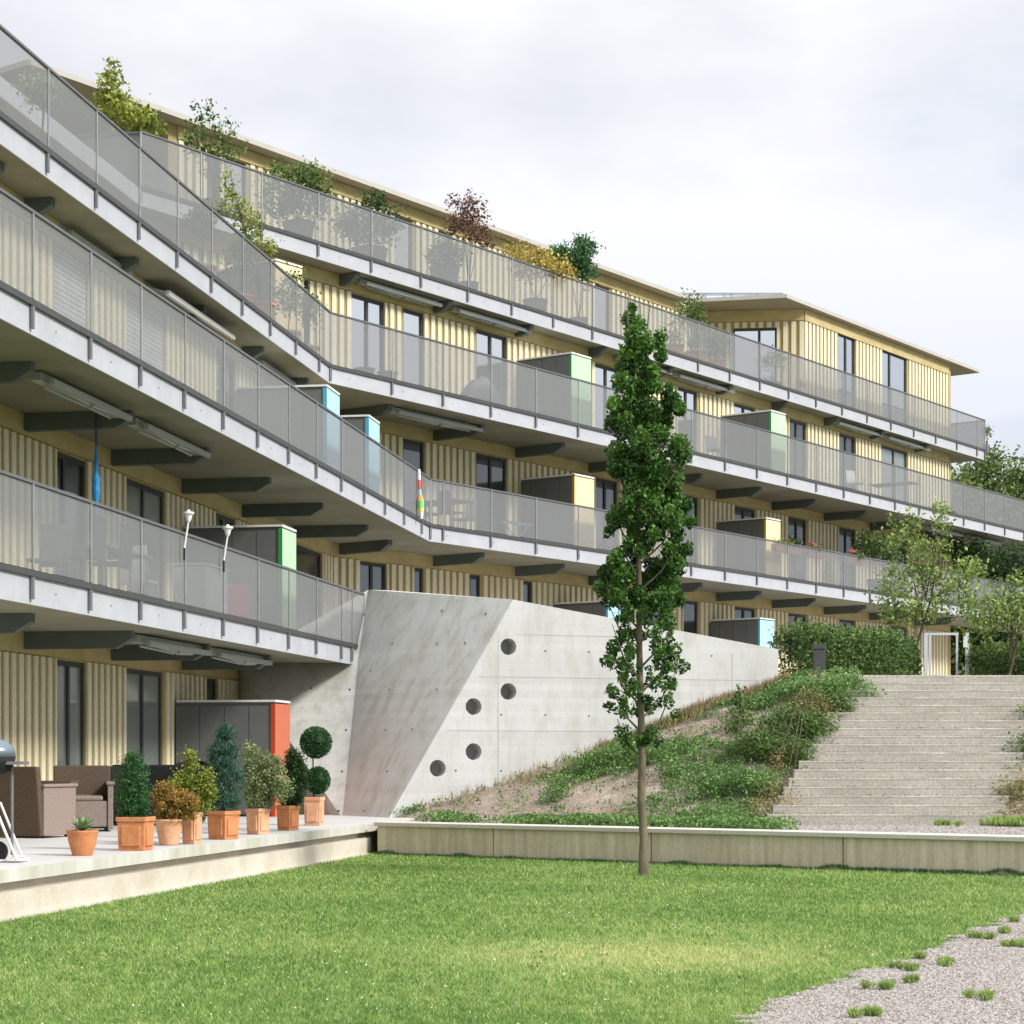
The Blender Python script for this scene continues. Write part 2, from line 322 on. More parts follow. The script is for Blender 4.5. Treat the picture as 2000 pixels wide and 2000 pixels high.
# ------------------------------------------------------------------ plan lines of the building (x, y, dir tangent)
TA, TB = .166, .729
class Line:
    def __init__(s, x, y, t): s.x, s.y, s.t = x, y, t; h = math.hypot(1, t); s.u = Vector((t/h, 1/h, 0)); s.n = Vector((1/h, -t/h, 0))
    def px(s, px): k = (px-1000)/F; y = (s.x-s.t*s.y)/(k-s.t); return Vector((k*y, y, 0))       # where the ray of column px meets the line
    def aty(s, y): return Vector((s.x+s.t*(y-s.y), y, 0))
    def off(s, d): return Line(s.x+d*math.hypot(1, s.t), s.y, s.t)     # + = outwards
    def cross(s, o): y = (o.x-s.x+s.t*s.y-o.t*o.y)/(s.t-o.t); return s.aty(y)
A12 = Line(-5.237, 21.58, TA); A3 = Line(-6.016, 25.656, TA); A4 = Line(-7.04, 37.63, TA)
B23 = Line(-3.558, 39.975, TB); B4 = Line(-4.116, 41.65, TB)
WA = Line(-6.58, 26.76, TA); WB = Line(-3.83, 43.07, TB); WA3 = A4.off(-1.2)
H1, H2, H3, H4 = 1.97, 4.896, 7.775, 10.71; HG = -.98
TH = .30; HB = 1.97
Z = lambda h: h+EYE
YL = 15.0      # near (left) end of wing A, outside the frame

# ------------------------------------------------------------------ ground
def struct(o): o['kind'] = 'structure'; return o
b = MB(); b.quad(Vector((-400, -60, -.02)), Vector((400, -60, -.02)), Vector((400, 900, -.02)), Vector((-400, 900, -.02)))
struct(b.build('ground', M['farground']))
b = MB(); b.poly([Vector(p) for p in ((-5.6, 8, .0), (8.5, 8, .0), (10, 30.5, .0), (-2.1, 30.5, .0), (-2.15, 28.8, .0), (-4.85, 15, 0))]); struct(b.build('lawn', M['lawnsoil']))
# terrace: slab, shadow gap, plinth
TE = Line(-4.25, 18.07, .197)
def strip(line, d0, d1, y0, y1): return [line.off(d0).aty(y0), line.off(d1).aty(y0), line.off(d1).aty(y1), line.off(d0).aty(y1)]
b = MB(); b.prism(strip(TE, -9, 0, 11, 33.6), Z(HG-.115), Z(HG), 1, 0); struct(b.build('terrace_paving', [M['paving'], M['paveedge']]))
b = MB(); b.prism(strip(TE, -8, -.12, 11, 30), 0, Z(HG-.115)-.002, 0); struct(b.build('terrace_base', M['plinth']))
b = MB(); b.prism(strip(TE, -.10, .04, 11, 29.0), 0, Z(HG-.20), 0); b.prism(strip(TE, .045, .08, 11, 28.8), 0.0, .028, 0); struct(b.build('kerb', M['plinth']))
# plaza behind the bench at terrace level, gravel
b = MB(); b.prism([(-1.9, 28.95), (9.2, 21.9), (16, 22), (16, 34), (-2.2, 34)], .0, Z(HG)-.03, 0); struct(b.build('gravel_plaza', M['gravel']))
# gravel path bottom right
rg = random.Random(4)
edge = []
for i in range(240):
    y = 9+i*.05; x = 1.39+.47*(y-11.1)+.22*noise.noise(Vector((y*.9, 3, 0)))+.16*noise.noise(Vector((y*3.1, 7, 0)))+.16*noise.noise(Vector((y*9.5, 2, 0))); edge.append(Vector((x, y, .012)))
b = MB(); b.poly(edge+[Vector((14, 21, .012)), Vector((14, 9, .012))]); struct(b.build('gravel_path', M['gravel']))
def path_x(y): return 1.39+.47*(y-11.1)+.22*noise.noise(Vector((y*.9, 3, 0)))+.16*noise.noise(Vector((y*3.1, 7, 0)))+.16*noise.noise(Vector((y*9.5, 2, 0)))
# pebbles on the path
g = np.random.default_rng(8); n = 90000
yy = 9.9+10*g.uniform(0, 1, n*3)**1.3; xx = g.uniform(.6, 6.5, n*3)
keep = np.array([x > path_x(y)+.02 and abs(x/y) < .27 for x, y in zip(xx, yy)]); xx = xx[keep][:n]; yy = yy[keep][:n]
P = np.stack([xx, yy, np.full(len(xx), .018)], 1)
def pebbles(name, P, r, seed, m):
    g = np.random.default_rng(seed); n = len(P); s = r*g.uniform(.5, 1.5, n)[:, None]
    t = g.uniform(0, 6.28, n); V = []
    for k in range(4): a = t+k*1.5708; V.append(P+np.stack([np.cos(a), np.sin(a), np.zeros(n)-.2], 1)*s*np.array([1, .8, 1]))
    V.append(P+np.array([0, 0, .55])*s); V = np.stack(V, 1).reshape(-1, 3)
    base = np.arange(n)*5; Fc = np.concatenate([np.stack([base+i, base+(i+1) % 4, base+4], 1) for i in range(4)])
    return npmesh(name, V, Fc, m, None, np.repeat(g.uniform(0, 1, n), 5), k=3)
tag(pebbles('gravel', P, .0085, 3, M['pebble']), 'grey gravel stones of the path in the bottom right corner', 'gravel', kind='stuff')
# plaza pebbles
n = 22000; yy = g.uniform(23.5, 29.3, n*2); xx = g.uniform(-1.8, 9, n*2)
keep = (yy > 28.95-.66*(xx+1.9)+.45)
P = np.stack([xx[keep], yy[keep], np.full(keep.sum(), Z(HG)-.025)], 1)[:n]
tag(pebbles('gravel', P, .013, 4, M['pebble']), 'pale gravel between the low concrete wall and the foot of the stairs', 'gravel', kind='stuff')
# grass blades
def grass():
    g = np.random.default_rng(21); n = 560000
    y = 10+19.5*g.uniform(0, 1, n)**1.75; x = y*g.uniform(-.27, .27, n)
    lim_l = np.array(-4.25+.197*(y-18.07)+.09)
    lx = -1.9+ (28.95-y)/.66
    k = (x > lim_l) & ((x < lx-.0) | (y < 21))
    x = x[k]; y = y[k]
    yi = np.clip(((y-9)/.02).astype(int), 0, 1200); tab = np.array([path_x(9+i*.02) for i in range(1201)])
    px = tab[yi]; over = x-px
    cl_ = (np.sin(x*23+3*np.sin(y*11))*np.sin(y*19+2*np.sin(x*13)) > .15)
    k = (over < .0) | ((g.uniform(0, 1, len(x)) < .55*np.exp(-np.clip(over, 0, 9)/.16)) & cl_) | (y > 21)
    x = x[k]; y = y[k]
    n = len(x); s = .023*g.uniform(.5, 1.6, n)*(1+(y-10)*.012); wd = .0032+(y-10)*.00022
    a = g.uniform(0, 6.28, n); lean = g.normal(size=(n, 2))*.6
    dx = np.cos(a)*wd; dy = np.sin(a)*wd
    z0 = np.zeros(n)
    V = np.stack([np.stack([x-dx, y-dy, z0], 1), np.stack([x+dx, y+dy, z0], 1), np.stack([x+lean[:, 0]*s, y+lean[:, 1]*s, s], 1)], 1).reshape(-1, 3)
    # patchiness: yellower worn band
    nx = np.array([noise.noise(Vector((a_*.55, b_*.3, 2))) for a_, b_ in zip(x[::40], y[::40])]); nx = np.repeat(nx, 40)[:n] if len(nx)*40 >= n else np.resize(np.repeat(nx, 40), n)
    patch = np.sin(x*1.7+np.sin(y*1.1)*1.3)*.07+np.sin(y*2.3+x*.8)*.05+np.sin(x*9+4*np.sin(y*5.3))*np.sin(y*8+3*np.sin(x*6.1))*.13+np.sin(x*23+2*np.sin(y*17))*np.sin(y*19)*.09
    dry = np.exp(-(((x-(.9-.25*(y-14.5)))/1.6)**2+((y-14.2)/1.5)**2))*.5
    tint = np.clip(.38+patch+dry+g.normal(size=n)*.3, 0, 1)
    return tag(npmesh('grass', V, np.arange(3*n).reshape(n, 3), M['l_grass'], None, np.repeat(tint, 3), k=3), 'short mown green lawn in front of the building', 'grass', kind='stuff')
grass()
# ------------------------------------------------------------------ stairs (parallelogram flight of 18 risers)
NR, TR, Y0 = 18, .25, 29.3; RZ = (1.36-HG)/NR
XL = lambda y: 3.87+.45*(y-Y0)
XR = lambda y: 6.95+.43*(y-Y0)
t = empty('staircase', W(5.2, Y0, HG), 'wide flight of grey concrete steps climbing the bank to the garden gate', 'stairs')
for i in range(NR):
    y = Y0+i*TR; b = MB(); z1 = Z(HG+(i+1)*RZ); z0 = Z(HG+i*RZ)-.05
    b.box(XL(y)-.12, XR(y)+.25, y, y+(TR+.02 if i < NR-1 else .5), z0, z1-.022, 0); b.box(XL(y)-.12, XR(y)+.25, y-.004, y+.07, z1-.020, z1+.004, 1)
    b.box(XL(y)-.12, XR(y)+.25, y+.072, y+(TR+.02 if i < NR-1 else .5), z1-.020, z1, 0)
    b.build('step', [M['stair'], M['nosing']], t)
YT = Y0+NR*TR
b = MB(); b.prism([(4.62, 34.5), (XL(YT)-.05, YT-.1), (XL(YT), YT-.2), (30, YT-.2), (46, 90), (10, 90), (2, 60), (-1, 48), (-2.4, 43), (-2.3, 37.6), (.2, 33.3)], Z(.2), Z(1.355), 0)
struct(b.build('upper_path', M['gravel']))
b = MB(); b.prism([B23.off(.3).aty(40.5), B23.off(.3).aty(80), WB.off(-1).aty(80), WB.off(-1).aty(40.5)], Z(1.2), Z(HB-.05), 0)
struct(b.build('upper_terrace', M['paving']))
# ------------------------------------------------------------------ concrete retaining wall
def lerp(a, b, t): return a+(b-a)*t
C1a = Vector((-2.0, 32.0, 0)); C1d = Vector((1, .35, 0))
def c1x(px): k = (px-1000)/F; s = (k*C1a.y-C1a.x)/(1-.35*k); return C1a+C1d*s
def HY(py, y): return (YH-py)*y/F
E1 = c1x(1520)
top_r = Vector((E1.x, E1.y, HY(1268, E1.y))); rid_x = c1x(1002); rid = Vector((rid_x.x, rid_x.y, HY(1171, rid_x.y)))
botr = Vector((E1.x, E1.y, .3)); bl = Vector((C1a.x, C1a.y, HG-.05))
fb = Vector((-2.83, 33.3, HG-.05)); ft = Vector((-2.66, 36.9, HY(1152, 36.9)))
wa = WA.px(464); cb = Vector((wa.x, wa.y, HG-.05)); ct = Vector((wa.x, wa.y, H1-TH))
def up(v): return Vector((v.x, v.y, v.z+EYE))
def ins(v): return Vector((v.x, v.y, v.z))
holes = [(993, 1263), (993, 1350.5), (925, 1380), (925, 1468), (855, 1500.5)]
wt = empty('retaining_wall', up(bl), 'tall folded pale concrete retaining wall pierced by five round holes', 'wall')
# right face with real round holes: triangulated region with circles cut out, thickness .35
N1 = Vector((C1d.y, -C1d.x, 0)).normalized(); u1 = C1d.normalized()
def to2(v): return ((v-C1a).dot(u1), v.z)
def from2(s, h, dpt=0): p = C1a+u1*s-N1*dpt; return Vector((p.x, p.y, h+EYE))
HR = .138
hc = []
for px, py in holes: p = c1x(px); hc.append(((p-C1a).dot(u1), HY(py, p.y)))
outline = [to2(bl), to2(botr), to2(top_r), to2(rid)]
from mathutils import geometry
pts = [Vector(p) for p in outline]; edges = [(i, (i+1) % 4) for i in range(4)]
NS = 28
for (s, h) in hc:
    k0 = len(pts)
    for k in range(NS): a = 2*math.pi*k/NS; pts.append(Vector((s+HR*math.cos(a), h+HR*math.sin(a))))
    edges += [(k0+k, k0+(k+1) % NS) for k in range(NS)]
vv, ee, ff, _, _, _ = geometry.delaunay_2d_cdt(pts, edges, [], 2, 1e-5)
b = MB()
for f in ff:
    q = [vv[i] for i in f]; c = sum(q, Vector((0, 0)))/len(q)
    if any((c-Vector(hh)).length < HR*.98 for hh in hc): continue
    b.poly([from2(p[0], p[1]) for p in q])
b.poly([from2(p[0], p[1], .38) for p in outline][::-1])
for (s, h) in hc:
    for k in range(NS):
        a0 = 2*math.pi*k/NS; a1 = 2*math.pi*(k+1)/NS; c0 = (s+HR*math.cos(a0), h+HR*math.sin(a0)); c1 = (s+HR*math.cos(a1), h+HR*math.sin(a1))
        b.quad(from2(*c0), from2(*c0, .38), from2(*c1, .38), from2(*c1), 0)
b.quad(from2(*outline[1]), from2(*outline[1], .38), from2(*outline[2], .38), from2(*outline[2]), 0)
b.quad(from2(*outline[2]), from2(*outline[2], .38), from2(*outline[3], .38), from2(*outline[3]), 0)
# formwork joints and tie holes (dark discs, slightly sunk look)
def tie(b, c, nrm, r=.016): 
    u = nrm.orthogonal().normalized(); v = nrm.cross(u); b.poly([c+nrm*.003+(u*math.cos(2*math.pi*k/10)+v*math.sin(2*math.pi*k/10))*r for k in range(10)], 1)
for px, py in ((1065, 1271.5), (1150, 1273.5), (979, 1396), (1065, 1396.5), (1150, 1398.5), (890, 1505), (978.5, 1505.5), (1234, 1276), (1390, 1281), (1234, 1400), (1300, 1362)):
    p = c1x(px); tie(b, W(p.x, p.y, HY(py, p.y)), N1)
for px in (973, 1430):
    p = c1x(px); s = (p-C1a).dot(u1); b.poly([from2(s-.006, -.75 if px < 1000 else 1.0, -.003), from2(s+.006, -.75 if px < 1000 else 1.0, -.003), from2(s+.006, 1.98 if px < 1000 else 1.75, -.003), from2(s-.006, 1.98 if px < 1000 else 1.75, -.003)], 2)
for h_, sa, sb_ in ((1.30, 1.55, 6.6), (.42, 1.0, 5.0), (2.0, 2.2, 4.6)): b.poly([from2(sa, h_-.004, -.003), from2(sb_, h_-.004, -.003), from2(sb_, h_+.004, -.003), from2(sa, h_+.004, -.003)], 2)
sat = mat('formwork_joint', (.47, .46, .44), .9); tiem = mat('tie_hole', (.10, .09, .07), .9)
b.build('right_face', [M['concrete'], tiem, sat], wt)
b = MB(); BK = Vector((.12, .37, 0))
b.poly([up(bl), up(rid), up(ft), up(fb)][::-1]); b.quad(up(rid), up(rid)+BK, up(ft)+Vector((.35, .1, 0)), up(ft))
b.quad(up(rid)+BK, up(bl)+BK, up(fb)+BK, up(ft)+Vector((.35, .1, 0)))
n2 = (up(ft)-up(bl)).cross(up(rid)-up(bl)).normalized()
if n2.y > 0: n2 = -n2
def on_c2(px, py):
    d = Vector(((px-1000)/F, 1, (YH-py)/F)); o = Vector((0, 0, EYE))
    h = geometry.intersect_ray_tri(up(bl), up(rid), up(ft), d, o, False) or geometry.intersect_ray_tri(up(bl), up(ft), up(fb), d, o, False)
    return h
for px, py in ((948, 1199), (863, 1193), (853, 1257), (908, 1256), (766, 1257), (760, 1347), (853, 1347), (753, 1426), (805, 1425), (756, 1507), (711, 1584), (724, 1310)):
    h = on_c2(px, py)
    if h is not None: tie(b, h+Vector((0, -.012, 0)), n2, .022)
b.build('left_face', [M['concrete2'], tiem], wt)
b = MB()
b.poly([up(fb), up(cb), up(ct), up(Vector((-2.70, 35.72, H1-TH)))])
for px, py in ((608, 1344), (683, 1347), (676, 1426), (668, 1507), (661, 1584)):
    d_ = Vector(((px-1000)/F, 1, (YH-py)/F)); h = geometry.intersect_ray_tri(up(fb), up(cb), up(ct), d_, Vector((0, 0, EYE)), False) or geometry.intersect_ray_tri(up(fb), up(ct), up(Vector((-2.70, 35.72, H1-TH))), d_, Vector((0, 0, EYE)), False)
    if h is not None: tie(b, h+Vector((0, -.012, 0)), Vector((-.3, -.95, 0)).normalized(), .02)
b.quad(up(ct), up(Vector((-2.70, 35.72, H1-TH))), up(ft), up(Vector((-3.6, 38.4, H1+.6))))
b.build('shaded_face', [M['concrete2'], tiem], wt)
# ------------------------------------------------------------------ earth banks
base = [(756, 1600), (850, 1570.6), (966, 1535.6), (1031, 1512), (1135, 1477), (1186, 1457), (1290, 1419), (1350, 1391), (1440, 1364), (1525, 1338)]
cv = []
for px, py in base: p = c1x(px); cv.append(Vector((p.x, p.y-.01, HY(py, p.y))))
def cpoly(v):
    k = v*(len(cv)-1); i = min(int(k), len(cv)-2); return lerp(cv[i], cv[i+1], k-i)
def lcurve(v): y = Y0+v*(YT-Y0+.1); return Vector((XL(y), y, HG+v*(1.36-HG)-.03))
def bank(u, v):
    p = lerp(cpoly(v), lcurve(v), u); nz = noise.noise(Vector((p.x*1.1, p.y*1.1, 0)))*.10+noise.noise(Vector((p.x*4, p.y*4, 5)))*.035
    p.z += (nz+.10*math.sin(math.pi*u))*min(1, u*5)*min(1, v*6+.05); return W(p.x, p.y, p.z)
def gridmesh(fn, nu, nv, name, m):
    b = MB(); P = [[fn(i/nu, j/nv) for j in range(nv+1)] for i in range(nu+1)]
    b.v = [p for r in P for p in r]
    for i in range(nu):
        for j in range(nv): a = i*(nv+1)+j; b.f.append((a, a+nv+1, a+nv+2, a+1)); b.m.append(0)
    return b.build(name, m, smooth=True)
struct(gridmesh(bank, 60, 60, 'left_bank', M['berm']))
def bankr(u, v):
    y = Y0-.4+v*(YT-Y0+.8); x = XR(y)+u*9; vv = min(1, max(0, (y-Y0)/(YT-Y0))); z = HG+vv*(1.36-HG)-.06
    z += min(1, u*9)*.55*math.sin(math.pi*min(1, vv*1.05+.06))*.6+noise.noise(Vector((x*1.3, y*1.3, 9)))*.08*min(1, u*8); return W(x, y, z)
struct(gridmesh(bankr, 40, 40, 'right_bank', M['berm']))
# ------------------------------------------------------------------ low concrete bench wall
BL = Vector((-1.96, 28.8, 0)); BR = Vector((6.03, 23.5, 0)); bu = (BR-BL).normalized(); bn = Vector((-bu.y, bu.x, 0)); bn = bn if bn.y > 0 else -bn
t = empty('garden_wall', W(2, 26, -EYE), 'long low concrete seat wall with a pale top along the back of the lawn', 'wall')
HT = HG+.035
def bpx(px): k = (px-1000)/F; s = (k*BL.y-BL.x)/(bu.x-k*bu.y); return s
cuts = [0, bpx(962), bpx(1270), bpx(1645), 13.5]
for a, c in zip(cuts[:-1], cuts[1:]):
    b = MB(); m_ = (a+c)/2; hl = (c-a)/2-.008
    b.obox(Vector((0, 0, Z(HT-.06)/2))+BL+bu*m_+bn*.22, bu*hl, bn*.20, Vector((0, 0, Z(HT-.06)/2))); b.build('wall_panel', M['bench'], t, bevel=.006)
b = MB(); b.obox(BL+bu*6.74+bn*.22+Vector((0, 0, Z(HT-.03))), bu*6.77, bn*.24, Vector((0, 0, .03))); b.build('coping', M['coping'], t, bevel=.008)

# ------------------------------------------------------------------ the apartment building
BLD = empty('apartment_building', W(-5, 40, HG), 'long bent apartment building with cream battened walls and stacked grey mesh balconies', 'building')
KA2 = A12.cross(B23); KA3 = A3.cross(B23)
def slab(name, pts, h, th=TH):
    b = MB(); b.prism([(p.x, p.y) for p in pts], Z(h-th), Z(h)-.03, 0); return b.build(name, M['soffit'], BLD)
L1END = A12.px(703)
slab('balcony_slab', [A12.aty(YL), L1END, Vector((-4.0, 38.3, 0)), WA.off(-.3).aty(38), WA.off(-.3).aty(YL)], H1)
slab('balcony_slab', [A12.aty(YL), KA2, B23.aty(76), WB.off(-.3).aty(76), WB.cross(WA)+Vector((-.3, .2, 0)), WA.off(-.3).aty(YL)], H2)
slab('balcony_slab', [A3.aty(YL), KA3, B23.aty(76), WB.off(-.3).aty(76), WB.off(-.3).cross(WA3.off(-.3)), WA3.off(-.3).aty(YL)], H3)
KA4 = A4.cross(B4); E4 = B4.px(1921)
slab('balcony_slab', [A4.aty(YL), KA4, E4, E4-B4.n*5, B4.off(-5).cross(A4.off(-6)), A4.off(-6).aty(YL)], H4)
# fascia panels
def fascia(lines, h, th=TH+.02):
    b = MB()
    for ln, p, q in lines:
        n = ln.n*.012; d = (q-p).length; c = (p+q)/2+n+Vector((0, 0, Z(h-th/2)-.005)); b.obox(c, (q-p)/2, ln.n*.012, Vector((0, 0, th/2)))
        k = .6
        while k < d-.3:
            c2 = p+(q-p).normalized()*k+ln.n*.027+Vector((0, 0, Z(h-th*.5))); u = (q-p).normalized()
            b.poly([c2+(u*math.cos(a)+Vector((0, 0, 1))*math.sin(a))*.014 for a in [2*math.pi*i/8 for i in range(8)]], 1); k += 1.7
    return b.build('fascia', [M['fascia'], tiem], BLD)
fascia([(A12, A12.aty(YL), L1END)], H1)
fascia([(A12, A12.aty(YL), KA2), (B23, KA2, B23.aty(76))], H2)
fascia([(A3, A3.aty(YL), KA3), (B23, KA3, B23.aty(76))], H3)
fascia([(A4, A4.aty(YL), KA4), (B4, KA4, E4), (Line(0, 0, -1/TB), E4, E4-B4.n*4)], H4)
# railings: handrail mesh is the part; posts and mesh panels are its children
def railing(segs, h, hh, name='railing'):
    """segs: list of (line, [post points])"""
    b = MB()
    for ln, ps in segs:
        p, q = ps[0], ps[-1]; u = (q-p)/2; c = (p+q)/2
        b.obox(c+ln.n*.045+Vector((0, 0, Z(h+hh)-.006)), u, ln.n*.026, Vector((0, 0, .016)), 2)
        b.obox(c+ln.n*.045+Vector((0, 0, Z(h)+.015)), u, ln.n*.018, Vector((0, 0, .036)), 1)
    r = b.build(name, [M['steel'], M['darksteel'], M['railtop']], BLD)
    for ln, ps in segs:
        for i, p in enumerate(ps):
            u = ln.u; b = MB(); b.obox(p+ln.n*.062+Vector((0, 0, Z(h+hh/2)+.02)), u*.013, ln.n*.007, Vector((0, 0, hh/2-.035)), 0); b.obox(p+ln.n*.056+Vector((0, 0, Z(h-TH/2)+.0)), u*.026, ln.n*.014, Vector((0, 0, TH/2-.03)), 1); b.build('railing_post', [M['steel'], M['bracket']], r)
            if i < len(ps)-1:
                q = ps[i+1]; b = MB(); g_ = (q-p).normalized()*.003
                b.obox((p+q)/2+ln.n*.048+Vector((0, 0, Z(h+hh/2)+.02)), (q-p)/2-g_, ln.n*.0015, Vector((0, 0, hh/2-.04)), 0); b.build('mesh_panel', M['mesh'], r)
    return r
PA12 = [54.3, 166.7, 262.7, 351.4, 427.5, 494.5, 554.3, 608.7, 656.5]
def pts_of(ln, ref, k0, k1, w): return [ref+ln.u*(w*k) for k in range(k0, k1+1)]
wA, wB = 1.685, 1.715
rA12 = A12.px(54.3); rA3 = A3.px(85.9); rB = B23.px(655.5); rB4 = B4.px(618)
l1 = pts_of(A12, rA12, -3, 8, wA); l1 += [A12.px(682), A12.px(705)]
railing([(A12, l1)], H1, 1.0)
kk = [p for p in pts_of(A12, rA12, -3, 16, wA) if p.y < KA2.y-.15]
railing([(A12, kk+[KA2]), (B23, [KA2]+[p for p in pts_of(B23, rB, 0, 26, wB) if p.y > KA2.y+.15])], H2, 1.0)
kk = [p for p in pts_of(A3, rA3, -5, 16, wA) if p.y < KA3.y-.3]
railing([(A3, kk+[KA3]), (B23, [KA3]+[p for p in pts_of(B23, rB, 0, 26, wB) if p.y > KA3.y+.3])], H3, 1.08)
k4 = [p for p in pts_of(B4, rB4, -4, 26, wB) if KA4.y+.3 < p.y < E4.y-.3]
railing([(Line(KA4.x, KA4.y, -1/TA), [KA4-A4.n*3.0, KA4-A4.n*1.5, KA4]), (B4, [KA4]+k4+[E4]), (Line(E4.x, E4.y, -1/TB), [E4, E4-B4.n*1.5, E4-B4.n*3.0])], H4, 1.07)
# walls with battens and openings
def wall(ln, p0, p1, z0, z1, opens, name='wall', header=.3, depth=.25, flip=1):
    """p0,p1 along the line; opens = list of (sa, sb, za, zb) in metres from p0"""
    u = (p1-p0).normalized(); L = (p1-p0).length; n = ln.n*flip; b = MB()
    opens = sorted(opens); s = 0
    def bx(a, c, za, zb, d0, d1, m):
        if c-a < .005 or zb-za < .005: return
        b.obox(p0+u*((a+c)/2)+n*((d0+d1)/2)+Vector((0, 0, Z((za+zb)/2))), u*((c-a)/2), n*((d1-d0)/2), Vector((0, 0, (zb-za)/2)), m)
    zt = z1-header
    for o in opens+[(L, L, 0, 0)]:
        bx(s, o[0], z0, z1, -depth, 0, 0)
        if o[1] > o[0]: bx(o[0], o[1], z0, o[2], -depth, 0, 0); bx(o[0], o[1], o[3], z1, -depth, 0, 0)
        s = o[1]
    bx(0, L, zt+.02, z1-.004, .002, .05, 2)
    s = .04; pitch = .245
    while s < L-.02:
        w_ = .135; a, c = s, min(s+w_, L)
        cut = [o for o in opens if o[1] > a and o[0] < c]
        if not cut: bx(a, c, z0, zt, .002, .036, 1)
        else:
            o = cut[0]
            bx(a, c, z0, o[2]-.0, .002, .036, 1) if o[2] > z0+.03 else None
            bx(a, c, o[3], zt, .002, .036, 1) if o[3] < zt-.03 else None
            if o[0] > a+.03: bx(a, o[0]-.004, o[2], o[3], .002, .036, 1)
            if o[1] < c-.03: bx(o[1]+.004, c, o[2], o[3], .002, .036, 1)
        s += pitch
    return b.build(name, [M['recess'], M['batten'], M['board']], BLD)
def window(ln, a, c, za, zb, g='glass', mull=.5, blind=False, n=None):
    """a, c: world points on the wall line"""
    u = (c-a).normalized(); n = n or ln.n; L = (c-a).length; fr = .055; b = MB()
    def bx(b, s0, s1, z0, z1, d0, d1, m=0): b.obox(a+u*((s0+s1)/2)+n*((d0+d1)/2)+Vector((0, 0, Z((z0+z1)/2))), u*((s1-s0)/2), n*((d1-d0)/2), Vector((0, 0, (z1-z0)/2)), m)
    bx(b, 0, fr, za, zb, -.09, -.03); bx(b, L-fr, L, za, zb, -.09, -.03); bx(b, fr, L-fr, zb-fr*1.4, zb, -.09, -.03); bx(b, fr, L-fr, za, za+fr, -.09, -.03)
    if mull and L > .9: bx(b, L*mull-.04, L*mull+.04, za+fr, zb-fr*1.4, -.09, -.025)
    w_ = b.build('window', M['frame'], BLD)
    b = MB(); bx(b, fr, L-fr, za+fr, zb-fr*1.4, -.065, -.055); b.build('pane', M[g], w_)
    if blind: b = MB(); bx(b, .02, L-.02, za+.03, zb-.02, -.022, -.012); b.build('blind', M['blind'], w_)
    return w_
def facade(ln, p0, p1, zf, zs, wins, **k):
    u = (p1-p0).normalized(); ops = []
    for wn in wins:
        a, c = ln.px(wn[0]), ln.px(wn[1]); za = zf+wn[2] if len(wn) > 2 and wn[2] is not None else zf+.02; zb = zs-.31
        ops.append(((a-p0).dot(u), (c-p0).dot(u), za, zb)); o = wn[3] if len(wn) > 3 else {}
        window(ln, a, c, za, zb, **o)
    return wall(ln, p0, p1, zf-.02 if zf > HG else zf, zs, ops, **k)
KW = WB.cross(WA)
wa_end = WA.px(470)
BR_ = dict(g='glassb'); CU = dict(g='glassc')
facade(WA, WA.aty(YL), wa_end, HG, H1-TH, [(107, 167, None, CU), (243, 318, None, CU), (400, 424, .8, {})])
facade(WA, WA.aty(YL), KW, H1, H2-TH, [(107, 168, None, dict(mull=.35)), (243, 321, None, dict(g='glassc')), (418, 458), (576, 628, None, dict(mull=0))])
facade(WA, WA.aty(YL), KW, H2, H3-TH, [(105, 170, None, dict(blind=True)), (243, 321, None, dict(blind=True, g='glassb')), (420, 458, None, BR_)])
WBE = WB.px(1851)
facade(WB, KW, WBE, HB, H2-TH, [(701, 754), (807, 827, .9), (918, 938, .9), (1020, 1039, .9), (1250, 1300), (1333, 1363), (1434, 1474), (1540, 1574, .9), (1637, 1670, .9), (1737, 1771, .9)])
facade(WB, KW, WBE, H2, H3-TH, [(700, 722), (787, 828), (930, 989), (1162, 1205), (1322, 1363), (1434, 1474), (1540, 1574), (1637, 1670), (1722, 1771)])
p3 = WB.px(560)
facade(WB, WB.cross(WA3), WBE, H3, H4-TH, [(591, 603), (684, 750, None, dict(g='glassb', mull=.52)), (787, 827, None, dict(g='glassb', mull=0)), (930, 989, None, dict(g='glassb', mull=.5)), (1161, 1209, None, BR_), (1322, 1361, None, BR_), (1434, 1474, None, BR_), (1540, 1574), (1637, 1670), (1722, 1771, None, CU)])
wall(WA3, WA3.aty(YL), WB.cross(WA3), H3, H4-TH, [])
# end walls at the right
EN = Line(WBE.x, WBE.y, -1/TB)
wall(EN, WBE, WBE-WB.n*9, HB, H4-TH, [], flip=-1)
